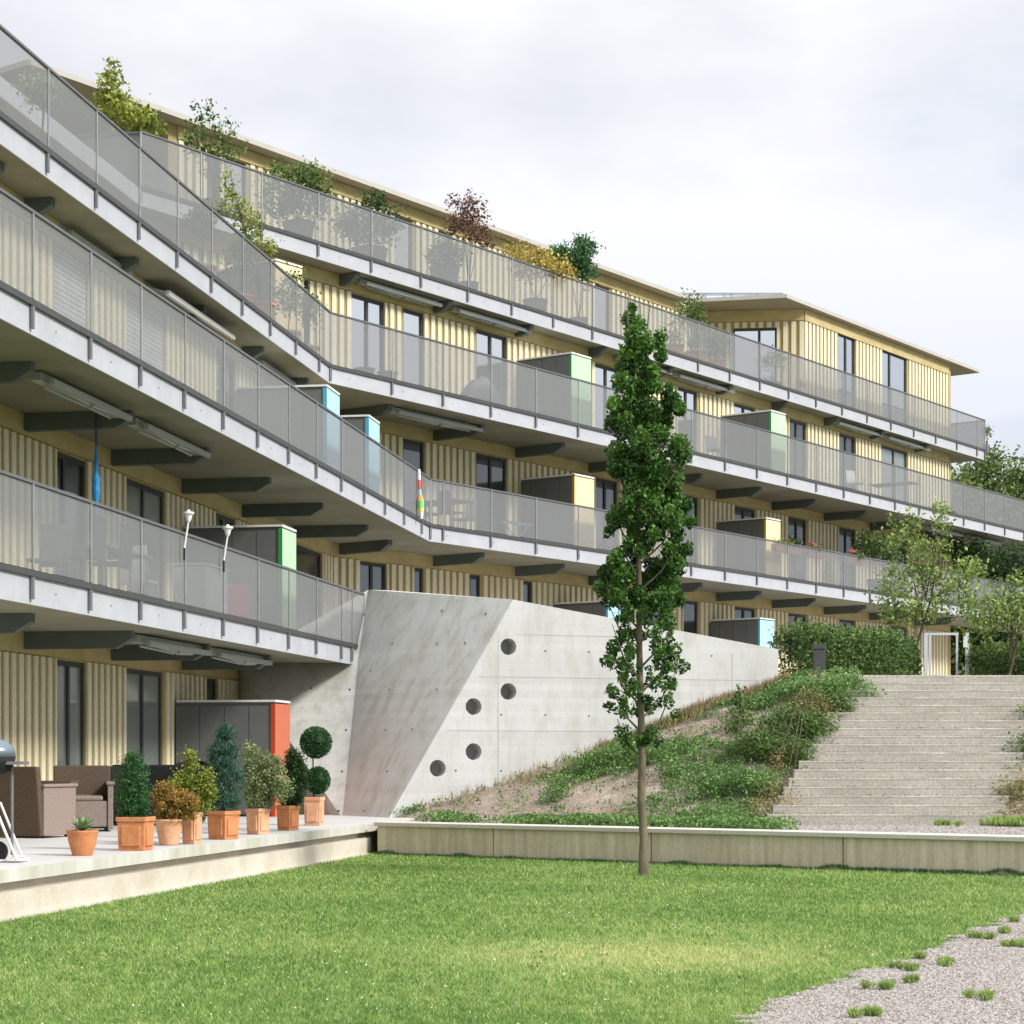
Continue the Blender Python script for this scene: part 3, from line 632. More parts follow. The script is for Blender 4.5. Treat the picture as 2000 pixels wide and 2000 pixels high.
# penthouse level
HR_ = 13.62
R1 = Line(-9.42, 39.0, TB); WP = R1.off(-.38); r1a = R1.px(58)
P1a = WP.px(345); R2a = R1.px(1338)
facade(WP, P1a, WP.px(1395), H4, HR_-.125, [(402, 428), (440, 480, None, BR_), (770, 805, None, BR_), (855, 880, None, BR_), (1160, 1190, None, BR_)])
wall(Line(P1a.x, P1a.y, -1/TB), P1a-WP.n*4, P1a, H4, HR_-.125, [])
wall(WP, r1a+WP.u*.6-WP.n*3.2, P1a-WP.n*3.2, H4, HR_-.125, [])
def roof(name, pts, z0, z1):
    b = MB(); b.prism([(p.x, p.y) for p in pts], Z(z0), Z(z1), 1, 0)
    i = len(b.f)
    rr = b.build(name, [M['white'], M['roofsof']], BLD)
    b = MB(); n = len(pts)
    c = sum(pts, Vector((0, 0, 0)))/n
    for k in range(n-1):
        p, q = pts[k], pts[k+1]; u = (q-p); nn = Vector((u.y, -u.x, 0)).normalized()
        if nn.dot(c-p) > 0: nn = -nn
        b.obox((p+q)/2+nn*.015+Vector((0, 0, Z((z0+z1)/2)+.01)), u/2, nn*.012, Vector((0, 0, (z1-z0)/2+.005)))
    b.build('roof_edge', M['redge'], rr); return rr
E1r = R1.px(1345)
r1 = roof('roof', [r1a-R1.n*8, r1a, E1r, E1r-R1.n*8], HR_-.12, HR_-.02)
pA = Vector(((1535-1000)/F*58.97, 58.97, 0)); pB = Vector(((1912-1000)/F*70.48, 70.48, 0)); pL = Vector(((1338-1000)/F*59.6, 59.6, 0))
r2 = roof('roof', [pL+Vector((-4.5, 4.2, 0)), pL, pA, pB, pB-WB.n*9], HR_-.08, HR_+.02)
WC = WB.px(1570)
facade(WB, WC, WBE, H4, HR_-.085, [(1637, 1670, None, dict(g='glassb', mull=.5)), (1722, 1771, None, dict(g='glassb', mull=.35))], header=.36)
sd = Vector((-1, .10, 0)).normalized(); LS = Line(WC.x, WC.y, 0); LS.u = -sd; LS.n = Vector((sd.y, -sd.x, 0)); LS.n = LS.n if LS.n.y < 0 else -LS.n
p0s = WC+sd*3.6
def side_px(px): k = (px-1000)/F; s = (k*WC.y-WC.x)/(sd.x-k*sd.y); return WC+sd*s
a_, c_ = side_px(1432), side_px(1517)
window(LS, a_, c_, H4+.02, HR_-.62, 'glassb', .6, n=LS.n)
wall(LS, p0s, WC, H4, HR_-.085, [((a_-p0s).dot(-sd), (c_-p0s).dot(-sd), H4+.02, HR_-.62)], header=.36)
wall(EN, WBE, WBE-WB.n*8, H4, HR_-.085, [], flip=-1)
# roof end eave support line / parapet on wing A top slab
b = MB(); b.prism([(p.x, p.y) for p in (A4.off(-1.3).aty(YL), A4.off(-1.3).aty(36.9), A4.off(-5).aty(36.9), A4.off(-5).aty(YL))], Z(H4), Z(H4)+.06, 0); b.build('roof', M['roofsof'], BLD)
# solar panels on roof
for i in range(4):
    yq = 61.0; xq = (1322-1000)*yq/F+i*.80; q = Vector((xq, yq, 0))
    t = empty('solar_panel', W(xq+.39, yq, HR_+.03), 'flat grey solar panel on the roof, %s of four in a row' % ['leftmost', 'second from left', 'third from left', 'rightmost'][i], 'solar panel', 'solar panels on the roof')
    b = MB(); b.obox(q+Vector((.39, 0, Z(HR_)+.50)), Vector((.385, 0, 0)), Vector((0, .5, .09)), Vector((0, -.004, .02))); b.build('panel', M['solar'], t)
    for s_ in (.1, .68): b = MB(); b.box(q.x+s_-.015, q.x+s_+.015, q.y+.3, q.y+.33, Z(HR_)+.0, Z(HR_)+.52); b.build('support', M['steel'], t)
# beams under the slabs
def beam(wl, el, px, h, tip=.62, d=.23, w_=.07):
    p = wl.px(px); dist = (el.aty(p.y)-p).dot(wl.n)
    if dist < .3: return
    L = dist-tip; L = max(L, .35); b = MB(); u = wl.u*w_; z1 = Z(h-TH)-.002; n = wl.n
    q = [(0, z1), (0, z1-d), (L-.22, z1-d), (L, z1-d*.45), (L, z1)]; i = len(b.v)
    for s in (-1, 1):
        for a, z in q: v = p+n*a+u*s; b.v.append(Vector((v.x, v.y, z)))
    m = len(q); b.f.append(tuple(i+k for k in range(m))); b.f.append(tuple(i+m+k for k in range(m))[::-1]); b.m += [0, 0]
    for k in range(m): b.f.append((i+k, i+m+k, i+m+(k+1) % m, i+(k+1) % m)); b.m.append(0)
    b.build('beam', M['beam'], BLD)
for px in (-180, 43.5, 213.8, 351.4): beam(WA, A12, px, H1)
for px in (-180, 43.5, 213.8, 351.4, 469.2, 570): beam(WA, A12, px, H2)
for px in (-60, 43.5, 213.8, 351.4, 469.2, 560): beam(WA, A3, px, H3, tip=.3)
BX = [663, 846, 1006, 1149, 1280, 1398, 1506.5, 1608, 1697, 1785]
for px in BX: beam(WB, B23, px, H2); beam(WB, B23, px, H3); beam(WB, B4, px, H4, tip=.1, d=.24)
# awnings: cassette with folded arms
def awning(el, xa, xb, h, inn=.78, open_=0.):
    ln = el.off(-inn); a, c = ln.px(xa), ln.px(xb); u = (c-a)/2; m = (a+c)/2; z = Z(h-TH)
    b = MB(); b.obox(m+Vector((0, 0, z-.07)), u, ln.n*.07, Vector((0, 0, .055))); t = b.build('awning', M['awning'], BLD, bevel=.01)
    L = u.length*2; U = u.normalized()
    b = MB(); b.tube(a+U*.1+ln.n*.12+Vector((0, 0, z-.13)), a+U*(L*.48)+ln.n*.16+Vector((0, 0, z-.19)), .022); b.tube(a+U*.25+ln.n*.0+Vector((0, 0, z-.16)), a+U*(L*.48)+ln.n*.12+Vector((0, 0, z-.21)), .018); b.build('folding_arm', M['awning'], t)
    b = MB(); b.tube(c-U*.1+ln.n*.12+Vector((0, 0, z-.13)), c-U*(L*.48)+ln.n*.16+Vector((0, 0, z-.19)), .022); b.tube(c-U*.25+ln.n*.0+Vector((0, 0, z-.16)), c-U*(L*.48)+ln.n*.12+Vector((0, 0, z-.21)), .018); b.build('folding_arm', M['awning'], t)
    b = MB(); b.obox(m+ln.n*(.20+open_)+Vector((0, 0, z-.14-open_*.3)), u*.98, ln.n*.03, Vector((0, 0, .035))); b.build('front_bar', M['awning'] if not open_ else M['white'], t)
    if open_: b = MB(); b.quad(a+ln.n*.07+Vector((0, 0, z-.10)), c+ln.n*.07+Vector((0, 0, z-.10)), c+ln.n*(.17+open_)+Vector((0, 0, z-.12-open_*.3)), a+ln.n*(.17+open_)+Vector((0, 0, z-.12-open_*.3))); b.build('awning_cloth', M['awning'], t)
for xa, xb in ((69, 228), (257, 384)): awning(A12, xa, xb, H2)
for xa, xb in ((261, 386), (404, 507)): awning(A12, xa, xb, H1)
for xa, xb, o in ((109, 232, 0), (272, 409, .25), (489, 598, 0)): awning(A3, xa, xb, H3, .75, o)
for xa, xb in ((700, 850), (882, 1022), (1205, 1300), (1314, 1423), (1626, 1712), (1724, 1807)): awning(B4, xa, xb, H4, .42)
for xa, xb in ((762, 930), (1806, 1870), (1885, 1950)): awning(B23, xa, xb, H3)

# ------------------------------------------------------------------ storage cabinets on the balconies
def cabinet(el, xa, xb, h, col, label, depth=1.66, inn=.42, hh=1.83):
    ln = el.off(-inn); a, c = ln.px(xa), ln.px(xb); n = ln.n; u = (c-a)/2; m = (a+c)/2; U = u.normalized()
    t = empty('storage_cabinet', m-n*depth/2+Vector((0, 0, Z(h))), label, 'cabinet', 'storage cabinets on the balconies')
    b = MB(); b.obox(m-n*(depth/2+.03)+Vector((0, 0, Z(h+hh/2))), u-U*.03, n*(depth/2), Vector((0, 0, hh/2-.02))); b.build('body', M['cab'], t, bevel=.006)
    b = MB()
    for k in range(4):   # sliding door leaves on the near side
        b.obox(a-n*(depth*(k+.5)/4+.03)+U*.018+Vector((0, 0, Z(h+hh/2)-.01)), U*.009, n*(depth/8-.006), Vector((0, 0, hh/2-.06)))
    b.build('door', M['cab'], t)
    b = MB(); b.obox(m-n*.012+Vector((0, 0, Z(h+hh/2)-.02)), u-U*.0, n*.016, Vector((0, 0, hh/2-.02)), 0)
    b.obox(a-U*.004-n*.03+Vector((0, 0, Z(h+hh/2)-.02)), U*.006, n*.035, Vector((0, 0, hh/2-.02)), 1); b.build('end_panel', [M['c_'+col], M['e_'+col]], t)
    b = MB(); b.obox(m-n*(depth/2)+Vector((0, 0, Z(h+hh)+.005)), u+U*.004, n*(depth/2+.01), Vector((0, 0, .018))); b.build('lid', M['white'], t)
cabinet(A12, 537, 566, HG, 'red', 'grey cabinet with an orange-red end panel on the ground terrace', hh=1.88)
cabinet(A12, 551, 578, H1, 'green', 'grey cabinet with a green end panel on the lowest balcony')
cabinet(A12, 638, 663, H2, 'blue', 'grey cabinet with a blue end, left of two side by side on the middle balcony', hh=1.74)
cabinet(A12, 720, 741, H2, 'blue', 'grey cabinet with a blue end, right of two side by side on the middle balcony', hh=1.74)
cabinet(B23, 538, 590, H3, 'yel', 'cabinet with a pale yellow end beside the climbing plant on the third floor', hh=1.98)
cabinet(B23, 1116, 1154, H3, 'green', 'grey cabinet with a pale green end left of the columnar tree top')
cabinet(B23, 1506, 1534, H3, 'green', 'grey cabinet with a pale green end right of the columnar tree')
cabinet(B23, 1122, 1160, H2, 'yel', 'cabinet with a yellow end just left of the columnar tree')
cabinet(B23, 1496, 1524, H2, 'yel', 'cabinet with a yellow end right of the tree above the geranium balcony', hh=1.7)
cabinet(B23, 1187, 1223, HB, 'blue', 'grey cabinet with a blue end half hidden behind the tree above the concrete wall')
cabinet(B23, 1484, 1512, HB, 'blue', 'grey cabinet with a blue end at ground level beside the hedge')

# ------------------------------------------------------------------ plants
def pb(px, py, rx, ry, y, dep=1.): s = y/F; return ((px-1000)*s, y, (YH-py)*s+EYE, rx*s, rx*s*dep, ry*s)
def crown(name, parent, m, blobs, n, ls, seed, cr=.12, cn=30, shell=.5, up=.3, aspect=.55):
    P, tn = clumps(blobs, n, seed, cn, cr, shell); return leaves(name, P, ls, M[m], parent, seed, aspect, up, tn)
def stems(parent, base, tops, r, m='bark2', name='stem'):
    b = MB()
    for i, tp in enumerate(tops):
        tp = Vector(tp); mid = lerp(base, tp, .5)+Vector((0, 0, (tp-base).length*.08)); b.path([base+Vector((i*.004, 0, 0)), mid, tp], [r, r*.7, r*.3], 6)
    return b.build(name, M[m], parent)
def square_pot(t, c, w, h, m, ux, uy, name='pot', tap=.9):
    b = MB(); hw = w/2
    for (z0, z1, s0, s1) in ((0, h*.86, tap, .97), (h*.86, h, 1.05, 1.05)):
        i = len(b.v)
        for z, s in ((z0, s0), (z1, s1)):
            for a, d in ((-1, -1), (1, -1), (1, 1), (-1, 1)): b.v.append(c+ux*a*hw*s+uy*d*hw*s+Vector((0, 0, z)))
        for k in range(4): b.f.append((i+k, i+(k+1) % 4, i+4+(k+1) % 4, i+4+k)); b.m.append(0)
        b.f.append((i+3, i+2, i+1, i)); b.f.append((i+4, i+5, i+6, i+7)); b.m += [0, 0]
    # raised panel on the faces
    for n_, s_ in ((-uy, ux), (ux, uy)):
        b.obox(c+n_*(hw*.955)+Vector((0, 0, h*.44)), s_*hw*.66, n_*.012, Vector((0, 0, h*.30)))
    o = b.build(name, M[m], t, bevel=.006)
    b = MB(); b.obox(c+Vector((0, 0, h+.002)), ux*hw*.9, uy*hw*.9, Vector((0, 0, .004))); b.build('soil', M['soil'], t); return o
uxA = A12.n; uyA = A12.u
def pot_at(px0, px1, pyb, label, h_px, m='terra', name='potted_plant', rot=0.):
    y = -HG*F/(pyb-YH); ux = Vector((math.cos(R(9.4+rot)), -math.sin(R(9.4+rot)), 0)); uy = Vector((-ux.y, ux.x, 0)); w = (px1-px0)*y/F/(ux.x+.08); c = Vector((((px0+px1)/2-1000)*y/F, y, Z(HG)))+uy*(w/2)
    t = empty(name, c, label, 'potted plant', 'terracotta pots along the terrace edge'); h = h_px*y/F
    square_pot(t, c, w, h, m, ux, uy); return t, c+Vector((0, 0, h)), y+w/2
G = 'terracotta pots along the terrace edge'
t, c, y = pot_at(224, 286, 1662, 'square terracotta pot with a panelled face holding a small upright green conifer', 66)
crown('foliage', t, 'l_con', [pb(262, 1545, 32, 62, y, .9), pb(258, 1505, 22, 40, y, .9), pb(262, 1570, 28, 34, y, .9), pb(262, 1580, 26, 22, y, .9)], 10500, .034, 11, .05, 30, .3, .8, .35); stems(t, c, [c+Vector((0, 0, .4))], .02, 'bark2', 'trunk')
# round pot with rusty shrub
y = -HG*F/(1652-YH)+.15; c = Vector(((330-1000)*y/F, y, Z(HG)))
t = empty('potted_plant', c, 'round terracotta pot with a rusty yellow-green shrub', 'potted plant', G)
b = MB(); b.lathe(c, [(.095, 0), (.105, .02), (.14, .20), (.146, .255), (.155, .26), (.155, .29), (.14, .29), (.135, .27)], 28); b.build('pot', M['terra2'], t, smooth=True)
b = MB(); b.lathe(c+Vector((0, 0, .265)), [(.13, 0), (.13, .005)], 20); b.build('soil', M['soil'], t)
crown('foliage', t, 'l_rust', [pb(338, 1572, 40, 34, y, .9), pb(320, 1555, 24, 28, y, .9), pb(365, 1575, 22, 26, y, .9)], 7600, .032, 12, .05, 30, .2, .6)
t, c, y = pot_at(352, 382, 1649, 'small square terracotta pot with a bushy light green shrub behind the round pot', 62, 'terra2', rot=14)
crown('foliage', t, 'l_lime', [pb(372, 1555, 40, 42, y+.1, .9), pb(350, 1535, 22, 22, y+.1, .9), pb(400, 1540, 18, 34, y+.1), pb(372, 1490, 9, 26, y+.1)], 8000, .036, 13, .06, 28, .3, .5); stems(t, c, [c+Vector((.02, 0, .5))], .012)
t, c, y = pot_at(400, 443, 1640, 'square terracotta pot with a tall blue-green conifer', 56, 'terra', rot=22)
crown('foliage', t, 'l_blue', [pb(440, 1530, 36, 48, y, .9), pb(438, 1490, 32, 46, y, .9), pb(440, 1455, 22, 36, y, .9), pb(437, 1428, 6, 16, y), pb(452, 1432, 5, 16, y), pb(418, 1470, 10, 26, y), pb(436, 1562, 32, 30, y, .9)], 14000, .034, 14, .045, 30, .2, 1.3, .3); stems(t, c, [c+Vector((0, 0, .7))], .02, 'bark2', 'trunk')
t, c, y = pot_at(477, 508, 1630, 'square terracotta pot with a wide pale green bush spilling to the right', 51, 'terra2', rot=24)
crown('foliage', t, 'l_pale', [pb(508, 1530, 36, 40, y, .9), pb(498, 1490, 22, 36, y, .9), pb(535, 1500, 20, 26, y, .9), pb(548, 1540, 22, 24, y-.1, .9), pb(485, 1465, 6, 16, y), pb(508, 1556, 32, 26, y, .9), pb(515, 1500, 30, 34, y, .9)], 9500, .036, 15, .06, 26, .3, .4); stems(t, c, [c+Vector((0, 0, .45)), c+Vector((.15, 0, .5))], .01)
t, c, y = pot_at(537, 567, 1622, 'square terracotta pot with a dark glossy bush left of the topiary', 48.5, rot=24)
crown('foliage', t, 'l_dark', [pb(577, 1525, 24, 44, y, .9), pb(574, 1488, 17, 24, y, .9), pb(566, 1550, 22, 26, y, .9)], 7500, .036, 16, .05, 26, .3, .4); stems(t, c, [c+Vector((0, 0, .5))], .012)
t, c, y = pot_at(591, 627, 1612.6, 'tall square terracotta pot with a clipped double-ball topiary', 56, 'terra2')
def ball(name, t, b, n, seed, m='l_dark'):
    rg = np.random.default_rng(seed); u = rg.normal(size=(n, 3)); u /= np.linalg.norm(u, axis=1)[:, None]; r = rg.uniform(.9, 1.02, n)[:, None]
    P = np.array(b[:3])+u*r*np.array(b[3:6]); return leaves(name, P, .028, M[m], t, seed, .5, .1, np.clip(.45+rg.normal(size=n)*.3, 0, 1), dirs=u)
bs = MB(); bs.lathe(Vector(pb(617, 1450, 1, 1, y)[:3]), [(.01, -.19), (.15, -.13), (.2, 0), (.15, .13), (.01, .19)], 14); bs.lathe(Vector(pb(621, 1524, 1, 1, y)[:3]), [(.01, -.17), (.11, -.12), (.15, 0), (.11, .12), (.01, .17)], 14)
bs.build('inner_twigs', M['l_dark'], t)
ball('upper_ball', t, pb(617, 1450, 31, 31, y), 4200, 17, 'l_con'); ball('lower_ball', t, pb(621, 1524, 24, 27, y), 3000, 18, 'l_con'); stems(t, c, [c+Vector((-.03, 0, .85))], .016, 'bark2', 'trunk')
# agave bowl
y = -HG*F/(1672-YH)+.12; c = Vector(((161-1000)*y/F, y, Z(HG)))
t = empty('potted_plant', c, 'low round terracotta bowl with a spiky pale green agave', 'potted plant', G)
b = MB(); b.lathe(c, [(.095, 0), (.10, .01), (.135, .13), (.152, .22), (.160, .235), (.160, .25), (.148, .25), (.145, .235)], 28); b.build('pot', M['terra'], t, smooth=True)
b = MB(); b.lathe(c+Vector((0, 0, .232)), [(.14, 0), (.14, .004)], 20); b.build('soil', M['soil'], t)
b = MB(); rg = random.Random(5)
for i in range(22):
    a = i*2.4; el = .25+1.1*(i/22); L = .24-.05*(i/22); dr = Vector((math.cos(a)*math.cos(el), math.sin(a)*math.cos(el), math.sin(el))); sd_ = Vector((-math.sin(a), math.cos(a), 0))
    p0 = c+Vector((0, 0, .24)); p1 = p0+dr*L*.5; p2 = p0+dr*L+Vector((0, 0, -.03)); 
    b.quad(p0-sd_*.012, p0+sd_*.012, p1+sd_*.026, p1-sd_*.026); b.quad(p1-sd_*.026, p1+sd_*.026, p2+sd_*.003, p2-sd_*.003)
M['agave'] = mat('agave_green', (.30, .40, .20), .5, (.18, .30, .12), 9, .6); b.build('foliage', M['agave'], t)

# ------------------------------------------------------------------ terrace furniture
def place(o, loc, rz): o.location = loc; o.rotation_euler = (0, 0, rz); return o
def armchair(loc, rz, label, dark, light):
    t = empty('wicker_armchair', Vector((0, 0, 0)), label, 'armchair', 'wicker armchairs on the ground terrace')
    b = MB(); b.box(-.33, .33, -.33, .33, .06, .40); b.build('seat_base', M[light], t, bevel=.02)
    b = MB(); b.box(-.27, .27, -.34, .24, .40, .47); b.build('cushion', M['wickerl'], t, bevel=.03)
    b = MB(); b.obox(Vector((0, .335, .44)), Vector((.37, 0, 0)), Vector((0, .045, 0)), Vector((0, .05, .42))); b.build('backrest', M[dark], t, bevel=.02)
    for s in (-1, 1):
        b = MB(); b.obox(Vector((s*.365, -.02, .32)), Vector((.035, 0, 0)), Vector((0, .33, 0)), Vector((0, 0, .29))); b.obox(Vector((s*.365, -.02, .63)), Vector((.055, 0, 0)), Vector((0, .35, 0)), Vector((0, 0, .02))); b.build('armrest', M[light], t, bevel=.01)
    for sx in (-1, 1):
        for sy in (-1, 1): b = MB(); b.box(sx*.31-.025, sx*.31+.025, sy*.29-.025, sy*.29+.025, 0, .07); b.build('leg', M['black'], t)
    return place(t, loc, rz)
y = 24.3; armchair(W((62-1000)*y/F, y, HG), R(180-22), 'brown wicker armchair seen from behind beside the barbecue', 'wicker', 'wickerl')
y = 26.3; armchair(W((160-1000)*y/F, y, HG), R(12), 'brown wicker armchair facing the lawn, between the other armchair and black sofa', 'wicker', 'wickerl')
# small glass-topped side table between
y = 25.2; t = empty('side_table', W((108-1000)*y/F, y, HG), 'small brown wicker table between the two armchairs', 'table')
b = MB(); p = W((108-1000)*y/F, y, HG); b.obox(p+Vector((0, 0, .655)), Vector((.24, 0, 0)), Vector((0, .24, 0)), Vector((0, 0, .018))); b.build('table_top', M['wicker'], t, bevel=.005)
for sx in (-1, 1):
    for sy in (-1, 1): b = MB(); b.tube(p+Vector((sx*.2, sy*.2, 0)), p+Vector((sx*.2, sy*.2, .64)), .02); b.build('leg', M['wicker'], t)
# black covered sofa
y = 28.6; x0, x1 = (208-1000)*y/F, (392-1000)*y/F; t = empty('garden_sofa', W((x0+x1)/2, y, HG), 'black garden sofa behind the potted conifers', 'sofa')
b = MB(); b.box(x0, x1, y+.35, y+.5, Z(HG)+.05, Z(HG)+.86); b.build('backrest', M['black'], t, bevel=.03)
b = MB(); b.box(x0, x1, y-.35, y+.35, Z(HG)+.05, Z(HG)+.42); b.build('seat', M['black'], t, bevel=.03)
for xx_ in (x0, x1-.16): b = MB(); b.box(xx_, xx_+.16, y-.38, y+.4, Z(HG)+.02, Z(HG)+.84 if xx_ == x0 else Z(HG)+.6); b.build('armrest', M['black'], t, bevel=.03)
y = 30.4; c = W((374-1000)*y/F, y, HG); t = empty('garden_chair', c, 'round-backed black garden chair in front of the orange-red cabinet', 'chair')
b = MB()
for i in range(15):
    a0 = math.pi*i/14; b.obox(c+Vector((.26*math.cos(a0), .26*math.sin(a0), .62)), Vector((-math.sin(a0), math.cos(a0), 0))*.026, Vector((math.cos(a0), math.sin(a0), 0))*.012, Vector((0, 0, .22+.08*math.sin(a0))))
b.build('backrest', M['black'], t)
b = MB(); b.lathe(c+Vector((0, 0, .38)), [(.24, 0), (.26, .03), (.25, .06)], 20); b.build('seat', M['black'], t)
for a in (.6, 2.5, 3.9, 5.5): b = MB(); b.tube(c+Vector((.2*math.cos(a), .2*math.sin(a), 0)), c+Vector((.18*math.cos(a), .18*math.sin(a), .4)), .018); b.build('leg', M['black'], t)
# barbecue
y = 18.6; c = W((-12-1000)*y/F, y, HG); t = empty('barbecue', c, 'kettle barbecue with a grey lid and white trolley legs at the left edge', 'barbecue')
b = MB(); b.lathe(c+Vector((0, 0, .98)), [(.20, 0), (.19, .07), (.14, .13), (.06, .17), (.01, .175)], 24); M['lid'] = mat('grey_enamel', (.22, .26, .31), .3, metal=.3); b.build('lid', M['lid'], t, smooth=True)
b = MB(); b.lathe(c+Vector((0, 0, .80)), [(.05, 0), (.15, .04), (.19, .12), (.20, .18)], 24); b.build('bowl', M['black'], t, smooth=True)
b = MB(); b.obox(c+Vector((.20, 0, .92)), Vector((.10, 0, 0)), Vector((0, .12, 0)), Vector((0, 0, .015))); b.build('side_shelf', M['grey'], t)
for dx in (.17, -.17): b = MB(); b.tube(c+Vector((dx, 0, .05)), c+Vector((dx, 0, .92)), .014); b.build('leg', M['grey'], t)
b = MB(); b.tube(c+Vector((.02, -.1, .55)), c+Vector((.27, -.22, .02)), .013); b.tube(c+Vector((.02, .15, .55)), c+Vector((.22, .2, .02)), .012); b.tube(c+Vector((.20, -.2, .06)), c+Vector((.34, -.2, .055)), .012); b.build('strut', M['white'], t)
b = MB(); b.tube(c+Vector((.06, -.14, .1)), c+Vector((.06, -.10, .1)), .10, n=20); b.build('wheel', M['black'], t)
b = MB(); b.obox(c+Vector((0, 0, .02)), Vector((.30, 0, 0)), Vector((0, .15, 0)), Vector((0, 0, .01))); b.build('ground_frame', M['white'], t)

# ------------------------------------------------------------------ things on the balconies
def ginbal(ln, px, inn): return ln.off(-inn).px(px)
def chair(loc, rz, m, label, group=None, hb=.85):
    t = empty('balcony_chair', Vector((0, 0, 0)), label, 'chair', group)
    b = MB(); b.box(-.21, .21, -.21, .21, .42, .45); b.build('seat', M[m], t)
    b = MB(); b.obox(Vector((0, .21, .65)), Vector((.20, 0, 0)), Vector((0, .012, 0)), Vector((0, .02, hb-.65))); b.build('backrest', M[m], t)
    for sx in (-1, 1):
        for sy in (-1, 1): b = MB(); b.tube((sx*.19, sy*.19, 0), (sx*.19, sy*.19, .42), .013, n=6); b.build('leg', M['steel'] if m != 'pink' else M[m], t)
    return place(t, loc, rz)
def table(loc, rz, L, w_, label):
    t = empty('balcony_table', Vector((0, 0, 0)), label, 'table'); b = MB(); b.box(-L/2, L/2, -w_/2, w_/2, .71, .74); b.build('table_top', M['grey'], t)
    for sx in (-1, 1):
        for sy in (-1, 1): b = MB(); b.tube((sx*(L/2-.06), sy*(w_/2-.06), 0), (sx*(L/2-.06), sy*(w_/2-.06), .71), .02, n=6); b.build('leg', M['steel'], t)
    return place(t, loc, rz)
def on(p, h): return Vector((p.x, p.y, Z(h)))
GC = 'chairs at the table on the lowest balcony'
p = ginbal(A12, 200, .95); table(on(p, H1), R(80), 1.6, .8, 'long grey dining table behind the mesh of the lowest balcony')
for px, inn, rz, lb in ((95, .95, -10, 'grey chair at the near end of the table on the lowest balcony'), (160, .35, 170+90, 'grey chair on the lawn side of the lowest balcony table, nearer one'), (215, .35, 260, 'grey chair on the lawn side of the lowest balcony table, farther one'), (270, .9, 170, 'pale chair at the far end of the table on the lowest balcony')):
    p = ginbal(A12, px, inn); chair(on(p, H1), R(rz), 'grey' if px < 260 else 'white', lb, GC, .92)
p = ginbal(A12, 392, .45); b = MB(); q = on(p, H1); t = empty('storage_box', q, 'white upright storage box behind the mesh near the garden torches', 'box')
b.obox(q+Vector((0, 0, .37)), A12.u*.5, A12.n*.25, Vector((0, 0, .37))); b.build('body', M['white'], t, bevel=.01); b = MB(); b.obox(q+Vector((0, 0, .76)), A12.u*.52, A12.n*.27, Vector((0, 0, .015))); b.build('lid', M['white'], t)
p = ginbal(A12, 457, .55); t = chair(on(p, H1), R(100), 'pink', 'bright pink plastic chair behind the mesh of the lowest balcony', None, .9)
for sx in (-1, 1): b = MB(); b.box(sx*.25-.02, sx*.25+.02, -.24, .24, .04, .66); o_ = b.build('side_panel', M['pink']); l_ = Vector(o_.location); o_.parent = t; o_.location = l_
b = MB(); b.box(-.23, .23, .19, .23, .04, .66); o_ = b.build('back_panel', M['pink']); l_ = Vector(o_.location); o_.parent = t; o_.location = l_
# garden torches fixed to the railing
for px, lb in ((360, 'metal garden torch fixed to the lowest railing, left one of two'), (437, 'metal garden torch fixed to the lowest railing, right one of two')):
    p = A12.off(.12).px(px); q = on(p, H1+.62); t = empty('garden_torch', q, lb, 'torch', 'garden torches on the lowest railing')
    b = MB(); b.tube(q, q+Vector((.0, 0, .16)), .014); b.build('handle', M['black'], t)
    b = MB(); b.tube(q+Vector((0, 0, .16)), q+Vector((.055, 0, .52)), .013); b.build('pole', M['white'], t)
    b = MB(); b.lathe(q+Vector((.055, 0, .50)), [(.02, 0), (.035, .03), (.05, .09), (.075, .11), (.075, .135), (.03, .14), (.02, .165)], 16); b.build('burner', M['white'], t)
# blue cloth hanging on a dark pole
p = WA.off(1.1).px(188); q = on(p, H2-TH); t = empty('hanging_parasol', q+Vector((0, 0, -1.4)), 'closed blue parasol on a dark pole under the second slab', 'parasol')
b = MB(); b.tube(q+Vector((0, 0, -.02)), q+Vector((0, 0, -1.45)), .016); b.build('pole', M['darksteel'], t)
b = MB(); b.lathe(q+Vector((0, 0, -1.42)), [(.012, 0), (.03, .05), (.035, .2), (.055, .34), (.045, .42), (.055, .5), (.028, .58), (.03, .75), (.012, .98)], 9); b.build('canopy', M['blue'], t)
# windsock / flag at the kink
p = A12.off(.10).px(818); q = on(p, H2); t = empty('windsock', q, 'narrow rainbow coloured windsock hanging at the bend of the middle balcony', 'windsock')
cols = [('red', (.75, .12, .08)), ('white', (.8, .8, .78)), ('cyan', (.25, .6, .75)), ('orange', (.85, .35, .08)), ('green', (.25, .6, .2)), ('yellow', (.8, .75, .2))]
mm_ = [solid('sock_'+n_, c_) for n_, c_ in cols]; b = MB(); zz = 1.0; k = 0; pr = .03
for i, (mi, h_, r_) in enumerate(((1, .22, .035), (0, .2, .035), (2, .1, .04), (3, .12, .075), (4, .16, .07), (5, .08, .05), (1, .14, .03))):
    b.tube(q+Vector((i*.008, 0, zz)), q+Vector(((i+1)*.008, 0, zz-h_)), pr, r_, 10, mi, cap=False); zz -= h_; pr = r_
b.build('streamer', mm_, t)
